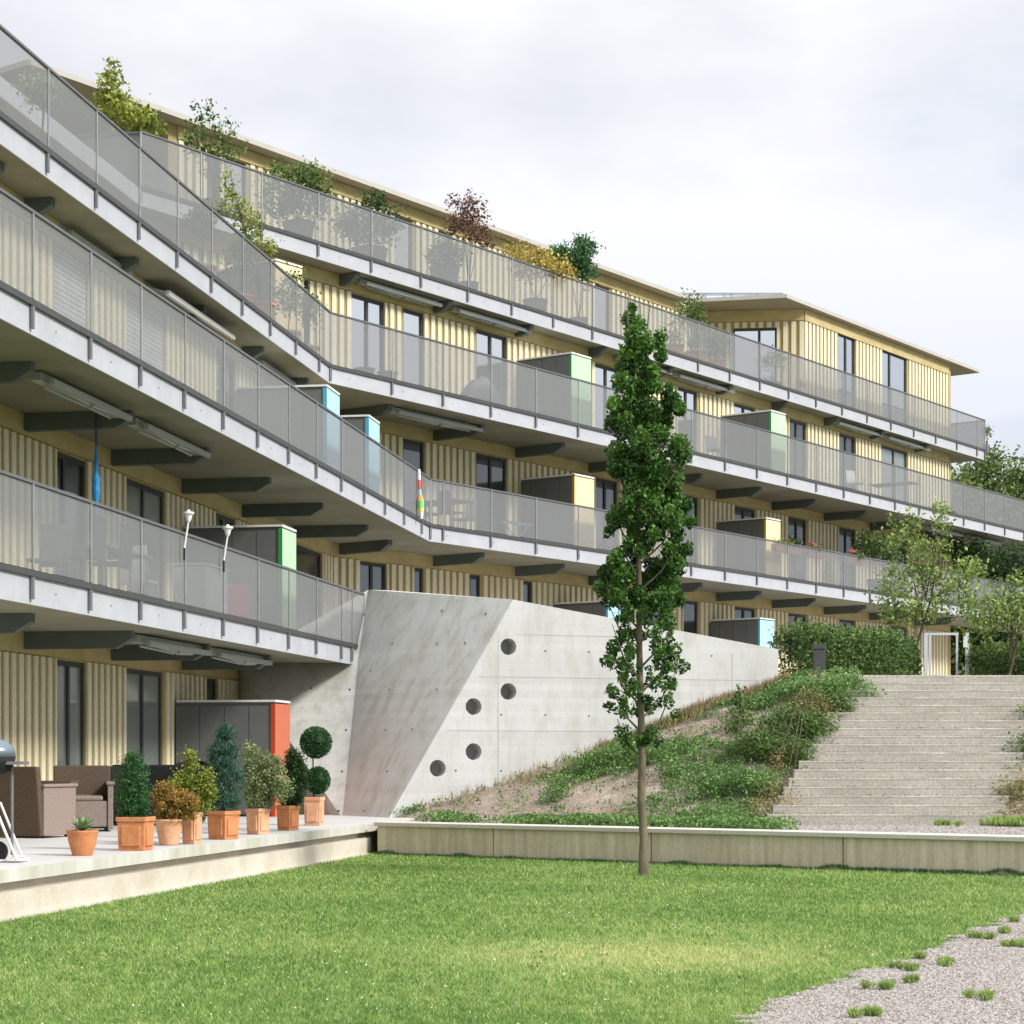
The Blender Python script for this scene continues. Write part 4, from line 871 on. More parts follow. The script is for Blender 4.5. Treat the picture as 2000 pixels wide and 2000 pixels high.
# grey tapered planters on the third floor
for i, (px, inn, lb) in enumerate(((712, .9, 'grey tapered planter behind the third floor mesh, left of two'), (757, .75, 'grey tapered planter behind the third floor mesh, right of two'))):
    p = ginbal(B23, px, inn); q = on(p, H3); t = empty('planter', q, lb, 'planter', 'empty grey planters on the third floor')
    b = MB(); b.lathe(q, [(.15, 0), (.16, .01), (.21, .37), (.23, .375), (.23, .40), (.20, .40), (.19, .36)], 20); b.build('pot', M['grey'], t, smooth=False)
    b = MB(); b.lathe(q+Vector((0, 0, .35)), [(.185, 0), (.185, .004)], 16); b.build('soil', M['soil'], t)
# covered barbecue / furniture
p = ginbal(B23, 938, .9); q = on(p, H3); t = empty('covered_barbecue', q, 'grey weather cover over a barbecue behind the third floor mesh', 'barbecue')
b = MB(); rgc = random.Random(9)
n = 22; prof = [(.62, .0), (.60, .25), (.50, .48), (.36, .66), (.22, .80), (.03, .84)]; i0 = 0
for r_, z_ in prof:
    for k in range(n): a = 2*math.pi*k/n; rr_ = r_*(1+.09*math.sin(a*5)+.05*rgc.uniform(-1, 1)); b.v.append(q+B23.u*math.cos(a)*rr_*1.15+B23.n*math.sin(a)*rr_*.6+Vector((0, 0, z_+.05*math.cos(a))))
for j in range(len(prof)-1):
    for k in range(n): b.f.append((j*n+k, j*n+(k+1) % n, (j+1)*n+(k+1) % n, (j+1)*n+k)); b.m.append(0)
b.f.append(tuple((len(prof)-1)*n+k for k in range(n))); b.m.append(0); b.build('cover', M['grey'], t, smooth=True)
# level 2, wing B: table, chairs, drying rack
p = ginbal(B23, 862, .9); table(on(p, H2), R(-36), 1.3, .75, 'grey table behind the middle mesh right of the bend')
for px, inn, rz, lb in ((838, .95, 60, 'grey chair left of the table right of the bend'), (880, .4, 140, 'grey chair in front of the table right of the bend'), (905, .95, 240, 'grey chair right of the table right of the bend')):
    p = ginbal(B23, px, inn); chair(on(p, H2), R(rz), 'grey', lb, 'chairs at the table right of the bend', .9)
p = ginbal(B23, 1000, .6); q = on(p, H2); t = empty('drying_rack', q, 'pale blue folding laundry rack behind the middle mesh', 'laundry rack')
M['pblue'] = solid('pale_blue', (.45, .62, .75)); b = MB()
for s in (-1, 1): b.tube(q+B23.u*s*.3, q-B23.u*s*.3+Vector((0, 0, .45)), .012); b.tube(q+B23.u*s*.3+B23.n*.3, q-B23.u*s*.3+B23.n*.3+Vector((0, 0, .45)), .012)
b.build('leg', M['pblue'], t); b = MB()
for k in range(6): b.tube(q-B23.u*.45+B23.n*(k*.06)+Vector((0, 0, .45)), q+B23.u*.45+B23.n*(k*.06)+Vector((0, 0, .45)), .008)
b.build('rail', M['pblue'], t)
# white garden chair and table, third floor right
for px, inn, cl, lb in ((1672, .6, 'white', 'small white chair low behind the third floor mesh on the right'), (1400, .7, 'grey', 'grey chair behind the third floor mesh right of the tree')):
    p = ginbal(B23, px, inn); chair(on(p, H3), R(40), cl, lb)
p = ginbal(B23, 1745, .7); table(on(p, H3), R(-36), 1.4, .7, 'pale table behind the third floor mesh near the building end')

# rooftop and balcony plants -------------------------------------------------
def bplant(name, label, ln, px, inn, h, mt, blobs, n, ls, seed, pot='grey', pr=.24, ph=.45, cat='shrub', group=None, stem=3, **k):
    p = ginbal(ln, px, inn); q = on(p, h); t = empty(name, q, label, cat, group); y = p.y
    b = MB()
    if pot in ('terra', 'terra2'): b.lathe(q, [(pr*.7, 0), (pr*.95, ph*.9), (pr*1.08, ph*.9), (pr*1.08, ph), (pr*.9, ph)], 18)
    else: b.lathe(q, [(pr*.8, 0), (pr, ph*.95), (pr*1.05, ph), (pr*.9, ph)], 18)
    b.build('pot', M[pot], t)
    bl = [pb(*(bb+(y,))) for bb in blobs]
    o = crown('foliage', t, mt, bl, n, ls, seed, **k)
    rg = random.Random(seed); tops = []
    for i in range(stem): bb = bl[i % len(bl)]; tops.append((bb[0]+rg.uniform(-.4, .4)*bb[3], bb[1], bb[2]+rg.uniform(-.1, .6)*bb[5]))
    stems(t, q+Vector((0, 0, ph-.02)), tops, .014, 'bark2'); return t
GR = 'plants in tubs on the top terrace'
bplant('bamboo', 'lime green bushy shrub at the left end of the top terrace', B4, 262, .55, H4, 'l_lime', [(210, 165, 16, 32), (224, 200, 22, 36), (238, 228, 42, 26), (270, 238, 34, 22), (194, 185, 9, 22), (222, 140, 9, 18), (300, 242, 14, 18)], 1500, .11, 31, cr=.16, cn=12, group=GR, stem=5)
bplant('rose_bush', 'sparse tall shrub with bare reddish stems left of the top terrace', B4, 418, .6, H4, 'l_mid', [(398, 215, 22, 14), (415, 245, 40, 20), (455, 245, 16, 20), (410, 275, 45, 22), (450, 300, 28, 24), (385, 280, 25, 18), (420, 320, 30, 30)], 750, .10, 32, cr=.13, cn=9, group=GR, stem=7)
bplant('shrub', 'wide olive shrub in a large tub on the top terrace', B4, 583, .75, H4, 'l_mid', [(560, 350, 40, 26), (600, 355, 38, 30), (545, 385, 40, 30), (600, 395, 42, 34), (632, 375, 12, 18)], 2600, .10, 33, pr=.33, ph=.6, cr=.2, cn=16, group=GR)
bplant('round_shrub', 'dark rounded evergreen in a tub on the top terrace', B4, 722, .7, H4, 'l_dark', [(728, 398, 27, 16), (725, 435, 58, 34), (700, 440, 38, 28)], 2600, .09, 34, pr=.4, ph=.5, cr=.2, cn=18, group=GR)
bplant('japanese_maple', 'maroon Japanese maple rising above the top railing', B4, 915, .7, H4, 'l_red', [(900, 392, 26, 10), (920, 408, 28, 12), (905, 430, 30, 14), (930, 425, 22, 12), (915, 450, 42, 16), (945, 470, 24, 10)], 1500, .085, 35, cr=.15, cn=12, group=GR, stem=6, cat='tree')
bplant('clipped_shrub', 'round grey-green shrub in a tub behind the top mesh, below the maple', B4, 868, .5, H4, 'l_mid', [(870, 500, 34, 32)], 1500, .08, 36, pr=.35, ph=.55, cr=.15, cn=16, group=GR)
bplant('golden_shrub', 'yellow-leaved shrub spilling over the top railing', B4, 1045, .35, H4, 'l_yel', [(1010, 490, 24, 12), (1045, 505, 32, 15), (1085, 520, 30, 14), (1112, 532, 14, 9), (1040, 525, 40, 20)], 1900, .095, 37, pr=.3, ph=.4, cr=.16, cn=14, group=GR)
bplant('conifer', 'pair of pointed dark green conifers behind the golden shrub', B4, 1130, .75, H4, 'l_con', [(1140, 495, 22, 34), (1144, 525, 22, 34), (1100, 500, 26, 16), (1085, 493, 12, 10), (1125, 510, 26, 26), (1142, 475, 10, 14)], 3800, .085, 38, cr=.13, cn=24, group=GR, up=1.2)
bplant('young_tree', 'small feathery green tree on the top terrace right of the columnar tree', B4, 1350, .7, H4, 'l_mid', [(1352, 590, 20, 18), (1345, 610, 28, 16), (1330, 625, 20, 12), (1365, 612, 12, 20)], 800, .10, 39, cr=.2, cn=12, group=GR, cat='tree', stem=5)
bplant('potted_shrub', 'grey-green shrub in a terracotta pot behind the top mesh', B4, 1398, .6, H4, 'l_mid', [(1400, 670, 26, 26)], 700, .09, 40, pot='terra', cr=.15, cn=12, group=GR)
for i, px in enumerate((1318, 1358)): bplant('potted_shrub', ['small potted plant behind the top mesh, left of two', 'small potted plant behind the top mesh, right of two'][i], B4, px, .4, H4, 'l_pale', [(px, 655 + i*12, 14, 14)], 260, .08, 41+i, pot='terra', pr=.25, ph=.42, cr=.12, cn=10, group=GR, stem=2)
bplant('potted_shrub', 'low green shrub behind the top mesh at the second penthouse', B4, 1508, .5, H4, 'l_mid', [(1508, 705, 28, 14)], 500, .08, 44, pot='grey', pr=.3, ph=.25, cr=.15, cn=12, group=GR, stem=2)
bplant('potted_flower', 'small pot of red flowers behind the top mesh', B4, 1565, .4, H4, 'petal', [(1565, 748, 9, 8)], 120, .07, 45, pot='terra', pr=.12, ph=.2, cr=.08, cn=8, group=GR, stem=2)
bplant('climbing_plant', 'bright green climbing plant rising over the third floor railing', A3, 508, .2, H3, 'l_lime', [(448, 360, 18, 30), (455, 400, 28, 26), (478, 425, 26, 30), (490, 465, 24, 28), (515, 482, 22, 20), (500, 440, 14, 14)], 1100, .075, 46, pot='terra', pr=.25, ph=.35, cr=.11, cn=9, stem=8)
GT = 'potted plants along the third floor railing'
for i, (px, wv, pot, m_, sc) in enumerate(((395, 26, 'terra', 'l_mid', 24), (470, 26, 'terra', 'l_mid', 36), (562, 28, 'terra', 'l_mid', 34), (600, 22, 'terra2', 'l_mid', 28), (80, 34, 'grey', 'l_pale', 20))):
    yy_ = A3.px(px).y; yb = YH-(H3+.75)*F/yy_
    bplant('potted_shrub', ['green shrub in a terracotta pot behind the third floor mesh, %s' % s for s in ('farther left', 'below the climbing plant', 'left of the cabinet foot', 'nearest the bend')][i] if i < 4 else 'pale shrub behind the upper mesh at the left edge', A3, px, .45, H3, m_, [(px, yb, wv, sc), (px+8, yb-sc*.6, wv*.6, sc*.6)], 900, .075, 50+i, pot=pot, pr=.24, ph=.42, cr=.14, cn=12, group=GT)
# geranium boxes and balcony shrubs on level 2 right
GB = 'flower boxes on the middle railing'
for i, (pa, pbx, mt_, lb) in enumerate(((1512, 1560, 'l_lime', 'yellow-green trailing plants in a box on the middle railing, below the yellow cabinet'), (1575, 1605, 'petal', 'red geraniums on the middle railing right of the yellow-green box'), (1652, 1682, 'petal', 'pink geraniums on the middle railing left of the big shrub'), (1782, 1800, 'petal', 'pink geraniums on the middle railing among the tree branches'))):
    a, c = ginbal(B23, pa, .12), ginbal(B23, pbx, .12); m_ = (a+c)/2; t = empty('flower_box', on(m_, H2+.78), lb, 'flower box', GB)
    b = MB(); b.obox(on(m_, H2+.86), (c-a)/2, B23.n*.09, Vector((0, 0, .09))); b.build('box', M['terra'], t)
    y = m_.y; top = YH-(H2+1.02)*F/y
    crown('foliage', t, 'l_mid' if mt_ == 'petal' else mt_, [pb((pa+pbx)/2, top, (pbx-pa)/2, 6, y)], 260, .07, 60+i, cr=.1, cn=8)
    if mt_ == 'petal': crown('flowers', t, 'petal', [pb((pa+pbx)/2, top-7, (pbx-pa)/2*.7, 4, y)], 70, .07, 70+i, cr=.06, cn=8)
bplant('balcony_shrub', 'large grey-green shrub overflowing the middle railing behind the young tree', B23, 1712, .5, H2, 'l_mid', [(1705, 1060, 28, 20), (1725, 1075, 30, 26), (1695, 1072, 24, 14)], 1500, .11, 75, pr=.3, ph=.5, cr=.22, cn=16)
bplant('balcony_shrub', 'dark green shrub on the middle balcony near the building end', B23, 1880, .8, H2, 'l_dark', [(1878, 1075, 40, 22), (1925, 1085, 40, 26), (1975, 1090, 40, 26)], 2200, .13, 76, pr=.3, ph=.5, cr=.26, cn=16)
bplant('balcony_shrub', 'small weeping green bush at the far right end of the top terrace', B4, 1926, .15, H4, 'l_mid', [(1928, 845, 9, 12)], 160, .09, 77, pr=.12, ph=.3, cr=.12, cn=8, stem=1)

# ------------------------------------------------------------------ foreground columnar tree
def fgtree():
    y = 23.8; s = y/F; base_ = W((1257-1000)*s, y, -EYE)
    t = empty('columnar_tree', base_, 'slender young columnar oak with a dark green crown standing on the lawn', 'tree')
    ax = lambda py: Vector(((1238+(py-590)*.017-1000)*s, y, (YH-py)*s+EYE))
    b = MB(); pys = [1712, 1640, 1560, 1470, 1380, 1250, 1120, 980, 840, 720, 640]; rs = [.070, .052, .049, .046, .042, .037, .032, .027, .020, .013, .008]
    pts_ = [ax(p_)+Vector((noise.noise(Vector((p_*.01, 0, 0)))*.035, noise.noise(Vector((p_*.01, 5, 0)))*.035, 0)) for p_ in pys]; b.path(pts_, rs, 12)
    rg = random.Random(77)
    ext = [(590, 1228, 1250), (620, 1215, 1262), (660, 1216, 1292), (700, 1205, 1296), (740, 1196, 1288), (780, 1188, 1325), (820, 1184, 1336), (850, 1195, 1318), (880, 1190, 1340), (920, 1196, 1344), (980, 1198, 1354), (1030, 1184, 1350), (1065, 1208, 1338), (1100, 1172, 1338), (1135, 1157, 1334), (1190, 1172, 1332), (1260, 1180, 1338), (1310, 1180, 1338), (1370, 1180, 1330), (1410, 1198, 1305), (1450, 1222, 1280), (1465, 1240, 1262)]
    def w_at(py):
        for (a, l0, r0), (c, l1, r1) in zip(ext, ext[1:]):
            if a <= py <= c: k = (py-a)/(c-a); return l0+(l1-l0)*k, r0+(r1-r0)*k
        return 1250, 1252
    for i in range(34):
        py = 1480-i*25; l, r = w_at(max(595, py-70)); side = 1 if i % 2 else -1; an = rg.uniform(-1, 1)
        tip = Vector((((r if side > 0 else l)*.82+1250*.18-1000)*s, y+an*.35, (YH-(py-rg.uniform(60, 110)))*s+EYE)); a0 = ax(py); md = lerp(a0, tip, .45)+Vector((side*.05, 0, -.02)); b.path([a0, md, tip], [.016, .010, .004], 6)
    b.build('trunk', M['bark'], t)
    LB = [(1239,600,9),(1232,625,18),(1250,640,16),(1236,660,20),(1258,675,22),(1222,690,18),(1288,668,14),(1292,695,15),(1245,710,28),(1218,715,16),(1275,725,18),(1215,755,22),(1250,760,26),(1275,760,16),(1300,760,12),(1310,785,22),(1198,795,18),(1230,795,26),(1265,800,26),(1325,800,14),(1300,820,18),(1196,825,16),(1225,835,22),(1260,840,24),(1290,850,18),(1320,870,22),(1208,880,20),(1245,880,28),(1280,890,24),(1328,900,18),(1205,915,20),(1235,925,26),(1275,930,26),(1315,935,26),(1240,965,26),(1280,975,26),(1320,975,26),(1225,990,18),(1340,985,14),(1200,1010,18),(1235,1015,22),(1310,1015,24),(1345,1020,12),(1190,1035,12),(1245,1045,16),(1325,1045,16),(1225,1060,12),(1255,1075,12),(1305,1075,18),(1335,1075,14),(1205,1100,18),(1235,1105,16),(1290,1110,26),(1325,1105,20),(1180,1120,16),(1215,1130,22),(1260,1135,20),(1305,1140,26),(1170,1145,14),(1200,1165,24),(1245,1165,22),(1290,1175,26),(1325,1170,16),(1220,1200,20),(1260,1205,18),(1300,1210,18),(1215,1240,16),(1245,1240,14),(1200,1265,18),(1190,1295,16),(1215,1300,18),(1285,1260,16),(1315,1275,20),(1325,1300,16),(1295,1295,16),(1225,1330,16),(1195,1350,14),(1240,1350,12),(1280,1335,14),(1310,1340,14),(1190,1380,12),(1215,1390,16),(1245,1385,12),(1275,1375,14),(1320,1395,10),(1220,1430,16),(1265,1430,18),(1285,1445,14),(1225,1455,12),(1310,1360,8)]
    rq = random.Random(12)
    for _ in range(14):
        ly = rq.uniform(1000, 1100); l, r = w_at(ly); LB.append((rq.uniform(l+20, r-40), ly, rq.uniform(11, 18)))
    for _ in range(60):
        ly = rq.uniform(1170, 1455); l, r = w_at(ly); LB.append((rq.uniform(l+14, r-14), ly, rq.uniform(7, 14)))
    Ps, Ts = [], []; rn = np.random.default_rng(5)
    for (lx, ly, lr) in LB:
        l, r = w_at(ly); hw = max(.06, (r-l)*s*.42); cx = (lx-(l+r)/2)/((r-l)/2+4)
        for rpt in range(3 if ly < 1190 else 2):
            dy = rn.uniform(-1, 1)*hw*math.sqrt(max(.04, 1-min(1, cx*cx))); ox, oz = rn.normal()*lr*.25*(rpt > 0), rn.normal()*lr*.25*(rpt > 0)
            c = np.array([(lx+ox-1000)*s, y+dy, (YH-ly-oz)*s+EYE]); R_ = lr*s*rn.uniform(.8, 1.05); nn_ = int((135 if ly < 1190 else 78)*(lr/20)**2)
            u = rn.normal(size=(nn_, 3)); u /= np.linalg.norm(u, axis=1)[:, None]; P_ = c+u*(R_*rn.uniform(.25, 1.05, nn_)**.6)[:, None]*np.array([1, 1, 1.1]); base_t = rn.uniform(.05, .5)
            Ps.append(P_); Ts.append(np.full(nn_, base_t)+u[:, 2]*.14+(.35 if rn.uniform() < .13 else 0))  # lighter tint towards each lobe's top paints in a highlight from above
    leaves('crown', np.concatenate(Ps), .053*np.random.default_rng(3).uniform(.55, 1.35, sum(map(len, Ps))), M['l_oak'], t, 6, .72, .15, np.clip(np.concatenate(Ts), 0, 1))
fgtree()
# ------------------------------------------------------------------ young tree behind the hedge, right
def thintree(px, y, blobs, n, ls, m, label, seed, trunk_py=1330, name='young_tree', cr=.3, cn=14, r=.038, stem=10, **k):
    s = y/F; base_ = Vector(((px-1000)*s, y, Z(1.36))); t = empty(name, base_, label, 'tree')
    bl = [pb(*(bb+(y,))) for bb in blobs]; crown('crown', t, m, bl, n, ls, seed, cr, cn, .2, **k)
    b = MB(); top = Vector((max(bl, key=lambda q: q[2])[:3])); md = lerp(base_, top, .5)+Vector((.1, 0, 0)); b.path([base_, md, top], [r, r*.6, r*.15], 8); rg = random.Random(seed)
    for i in range(stem):
        bb = bl[i % len(bl)]; a0 = lerp(base_, top, rg.uniform(.3, .75)); tp = Vector((bb[0]+rg.uniform(-.5, .5)*bb[3], bb[1]+rg.uniform(-.5, .5)*bb[4], bb[2]+rg.uniform(-.3, .5)*bb[5])); b.path([a0, lerp(a0, tp, .5)+Vector((0, 0, .1)), tp], [r*.3, r*.2, r*.06], 6)
    b.build('trunk', M['bark2'], t); return t
thintree(1762, 42, [(1775, 1030, 26, 34), (1840, 1015, 22, 40), (1760, 1060, 30, 26), (1815, 1075, 44, 28), (1775, 1125, 60, 34), (1850, 1130, 50, 34), (1900, 1110, 32, 30), (1740, 1165, 40, 28), (1810, 1185, 60, 26), (1890, 1170, 44, 30), (1760, 1205, 50, 18), (1850, 1010, 8, 14), (1745, 1020, 12, 16)], 3900, .10, 'l_young', 'sparse young tree with pale yellow-green leaves behind the hedge', 81, cr=.16, cn=8, stem=18)
thintree(1965, 41, [(1960, 1190, 50, 44), (1990, 1150, 30, 30), (1925, 1215, 36, 28), (2010, 1200, 40, 50)], 2300, .10, 'l_young', 'leafy green young tree beside the gate at the right edge', 82, cr=.2, cn=10)
# ------------------------------------------------------------------ hedges, gate, post
def hedge(pts2, h, wd, n, label, seed):
    c = sum((Vector(p) for p in pts2), Vector((0, 0)))/len(pts2); t = empty('hedge', Vector((c.x, c.y, Z(1.36))), label, 'hedge', 'hedges beside the garden gate'); rn = np.random.default_rng(seed)
    seg = [(Vector(a), Vector(b_)) for a, b_ in zip(pts2, pts2[1:])]; L = [((b_-a).length) for a, b_ in seg]; tot = sum(L); Ps = []; Ts = []
    for i in range(n//14):
        k = rn.uniform(0, tot); j = 0
        while k > L[j]: k -= L[j]; j += 1
        a, b_ = seg[j]; u = (b_-a).normalized(); nn = Vector((-u.y, u.x)); p = a+u*k; hh = h*(1+.13*noise.noise(Vector((p.x*1.3, p.y, 0)))); z = hh*rn.uniform(0, 1)**.7
        o = rn.choice([-1, 1])*wd*rn.uniform(.55, 1)*(1-.25*(z/hh)**3) if rn.uniform() < .75 else rn.uniform(-wd, wd); 
        if abs(o) < wd*.5: z = hh*rn.uniform(.85, 1.03)
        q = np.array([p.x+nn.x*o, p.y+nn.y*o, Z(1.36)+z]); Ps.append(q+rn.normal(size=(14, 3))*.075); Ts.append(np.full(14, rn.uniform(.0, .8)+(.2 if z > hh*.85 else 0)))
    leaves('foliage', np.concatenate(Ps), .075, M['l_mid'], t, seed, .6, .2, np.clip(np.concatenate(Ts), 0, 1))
    b = MB()
    for a, b_ in seg:
        u = (b_-a).normalized()
        for k in range(int((b_-a).length/.16)):
            p = a+u*(k*.16+rn.uniform(0, .1)); q = Vector((p.x, p.y, Z(1.33))); e = q+Vector((rn.normal()*.12, rn.normal()*.12, h*rn.uniform(.6, .92))); b.path([q, lerp(q, e, .5)+Vector((rn.normal()*.04, 0, 0)), e], [.016, .010, .004], 5)
    b.build('twigs', M['bark2'], t)
hedge([(5.12, 37.45), (5.9, 38.0), (7.2, 39.6), (8.0, 41.6), (8.25, 43.0)], 1.02, .42, 26000, 'leafy green hedge between the concrete wall and the gate', 91)
hedge([(10.4, 44.0), (10.8, 42.7), (13.5, 41.6)], 1.0, .42, 15000, 'leafy green hedge right of the gate', 92)
y = 44.0; s = y/F; t = empty('garden_gate', W((1845-1000)*s, y, 1.36), 'open galvanised steel gate frame at the top of the stairs', 'gate')
zt = (YH-1236)*s+EYE; zb = Z(1.36)
def gx(px): return (px-1000)*s
b = MB()
for px, w_ in ((1808, .035), (1816, .02)): b.box(gx(px)-w_, gx(px)+w_, y-.03, y+.03, zb, zt)
b.box(gx(1806), gx(1872), y-.025, y+.025, zt-.05, zt); b.box(gx(1869)-.02, gx(1869)+.02, y-.025, y+.025, zb, zt-.05); b.build('frame', M['gate'], t)
b = MB(); b.box(gx(1889)-.035, gx(1889)+.035, y-.035, y+.035, zb, zt+.0); b.build('post', M['gate'], t)
b = MB(); b.box(gx(1885)-.05, gx(1885)+.03, y-.05, y-.036, zt-.32, zt-.08); b.build('sign_plate', M['white'], t)
y = 36.0; s = y/F; xq = (1600-1000)*s; t = empty('bollard_light', W(xq, y, 1.36), 'dark grey square bollard light in front of the hedge', 'bollard')
b = MB(); b.box(xq-.10, xq+.10, y-.09, y+.09, Z(1.36), (YH-1268)*s+EYE); b.build('post', M['darksteel'], t, bevel=.006); b = MB(); b.box(xq-.12, xq+.12, y-.11, y+.11, (YH-1268)*s+EYE+.001, (YH-1258)*s+EYE); b.build('cap', M['darksteel'], t, bevel=.005)
# ------------------------------------------------------------------ background trees
BT = 'trees beyond the building'
def fartree(px, y, top, wd, m, label, seed, n=52000):
    s = y/F; base_ = Vector(((px-1000)*s, y, 0)); t = empty('tree', base_, label, 'tree', BT); H = (YH-top)*s+EYE; r = wd*s/2; rn = random.Random(seed); bl = []
    for i in range(9): a = rn.uniform(0, 6.28); q = rn.uniform(.0, .6)*r; bl.append((base_.x+math.cos(a)*q, y+math.sin(a)*q, H*rn.uniform(.42, .80), r*rn.uniform(.4, .6), r*rn.uniform(.4, .6), H*rn.uniform(.12, .2)))
    bl.append((base_.x, y, H*.85, r*.5, r*.5, H*.15)); bl.append((base_.x, y, H*.35, r*.9, r*.8, H*.25))
    crown('crown', t, m, bl, n, .24, seed, .7, 40, .45, .4)
    b = MB(); b.path([base_, base_+Vector((.2, 0, H*.4)), base_+Vector((-.1, 0, H*.8))], [.32, .22, .06], 8)
    for i in range(6): a0 = base_+Vector((0, 0, H*rn.uniform(.25, .6))); q = bl[i]; b.path([a0, Vector(q[:3])], [.12, .04], 6)
    b.build('trunk', M['bark2'], t)
fartree(1865, 92, 935, 170, 'l_far', 'broad green tree seen just past the building end', 101)
fartree(1925, 100, 876, 210, 'l_far', 'tallest yellow-green tree beyond the right end of the building', 102, 70000)
fartree(2010, 94, 900, 200, 'l_far', 'green tree beyond the building at the right edge', 103)
fartree(1960, 84, 1045, 190, 'l_dark', 'dark green tree lower down beyond the building end', 104)
fartree(2080, 88, 930, 200, 'l_far', 'green tree beyond the building, just outside the right edge', 105, 20000)
fartree(1890, 84, 1100, 130, 'l_far', 'small green tree between the far balconies', 106, 30000)
# ------------------------------------------------------------------ vegetation on the banks
def bank_pt(u, v): return bank(u, v)
bx_list = []
def project_bank(px, py):
    best = None
    for i in range(41):
        for j in range(41):
            q = bank(i/40, j/40); k = (1000+F*q.x/q.y-px)**2+(YH-F*(q.z-EYE)/q.y-py)**2
            if best is None or k < best[0]: best = (k, q)
    return best[1]
def bankshrub(blobs, m, n, ls, label, seed, name='shrub', cn=12, cr=.1, group='shrubs beside the stairs', up=.4, **k):
    q0 = project_bank(blobs[0][0], blobs[0][1]+blobs[0][3]*.5); t = empty(name, q0, label, 'shrub', group); bl = []
    for bb in blobs:
        q = project_bank(bb[0], bb[1]+bb[3]*.6); bl.append(pb(*(bb+(q.y-.1,))))
    crown('foliage', t, m, bl, n, ls, seed, cr, cn, .1, up, **k)
    rg = random.Random(seed); stems(t, q0-Vector((0, 0, .03)), [(b_[0]+rg.uniform(-.6, .6)*b_[3], b_[1], b_[2]+rg.uniform(-.2, .9)*b_[5]) for b_ in bl for _ in range(2)], .010, 'bark2')
bankshrub([(1610, 1345, 60, 28), (1660, 1342, 46, 26), (1690, 1365, 34, 20), (1560, 1350, 40, 20)], 'l_weed', 5200, .055, 'green bush with brown seed heads at the top left of the stairs', 111, cr=.12)
bankshrub([(1580, 1375, 44, 30), (1610, 1395, 34, 24)], 'l_dryg', 1800, .05, 'brownish green bush left of the upper steps', 112, cr=.1)
bankshrub([(1540, 1415, 66, 36), (1590, 1425, 46, 30), (1640, 1378, 34, 26)], 'l_mid', 5200, .055, 'spreading green bush overhanging the middle steps', 113, cr=.12)
bankshrub([(1470, 1455, 46, 28), (1510, 1465, 50, 30), (1560, 1470, 40, 24)], 'l_mid', 4200, .055, 'dark green bush left of the middle steps', 114, cr=.12)
bankshrub([(1430, 1520, 60, 26), (1480, 1525, 50, 26), (1400, 1540, 40, 20)], 'l_weed', 3400, .055, 'bright green bramble bush left of the lower steps', 115, cr=.12)
bankshrub([(1445, 1375, 18, 30), (1450, 1400, 22, 26), (1430, 1420, 20, 18)], 'l_mid', 700, .07, 'spindly dark-leaved sapling near the end of the concrete wall', 116, cr=.09, cn=7)
bankshrub([(1380, 1590, 60, 18), (1430, 1595, 50, 16), (1330, 1598, 40, 12)], 'l_weed', 3200, .05, 'low bright green plants at the foot of the bank left of the stairs', 117, cr=.1)
bankshrub([(1500, 1545, 28, 26), (1480, 1580, 26, 20)], 'l_dryg', 900, .05, 'thin brownish weeds at the left foot of the stairs', 118, cr=.1, cn=8)
bankshrub([(1180, 1480, 30, 18), (1220, 1470, 40, 20), (1290, 1470, 40, 22), (1310, 1500, 34, 22)], 'l_weed', 2600, .05, 'green weedy bush on the bank behind the columnar tree', 119, cr=.12)
bankshrub([(1100, 1530, 34, 18), (1130, 1500, 26, 20), (1085, 1550, 30, 14)], 'l_weed', 1500, .05, 'green weeds on the bank left of the columnar tree', 120, cr=.1)
# small leaf scatter over the bank as ground cover
rn = np.random.default_rng(55); Pw = []; Tw = []
for i in range(8500):
    u, v = rn.uniform(0, 1), rn.uniform(0, 1); f = noise.noise(Vector((u*5, v*4, 1)))+.5*noise.noise(Vector((u*13, v*11, 3)))
    if f < .08 and rn.uniform() > .10: continue
    q = bank(u, v); k = int(rn.uniform(3, 11)); Pw.append(np.array(q)+np.abs(rn.normal(size=(k, 3)))*np.array([.05, .05, .045])*rn.choice([-1, 1], (k, 3))*np.array([1, 1, 0])+np.array([0, 0, .03])+rn.uniform(0, .08, (k, 1))*np.array([0, 0, 1])); Tw.append(np.full(k, rn.uniform(.1, .9)))
tag(leaves('weeds', np.concatenate(Pw), .05, M['l_weed'], None, 56, .6, .4, np.concatenate(Tw)), 'low green weeds scattered over the earth bank left of the stairs', 'weeds', kind='stuff')
# strip of weeds behind the bench, left
Pw = []; Tw = []
for i in range(2600):
    px = rn.uniform(770, 1450); yv = rn.uniform(0, 1); s0 = bpx(px); q = BL+bu*s0+bn*(.62+yv*(1.3 if px > 900 else .5)); f = noise.noise(Vector((px*.012, yv*2, 7)))
    if f < -.12 or (px < 870 and rn.uniform() < .6): continue
    k = 9; hgt = .16+.10*f
    Pw.append(np.array([q.x, q.y, Z(HG)-.02])+rn.normal(size=(k, 3))*np.array([.07, .07, 0])+np.array([0, 0, 1])*rn.uniform(0, hgt, (k, 1))); Tw.append(np.full(k, rn.uniform(.1, 1)))
tag(leaves('weeds', np.concatenate(Pw), .05, M['l_weed'], None, 57, .6, .5, np.concatenate(Tw)), 'strip of green weeds growing behind the low concrete seat wall', 'weeds', kind='stuff')
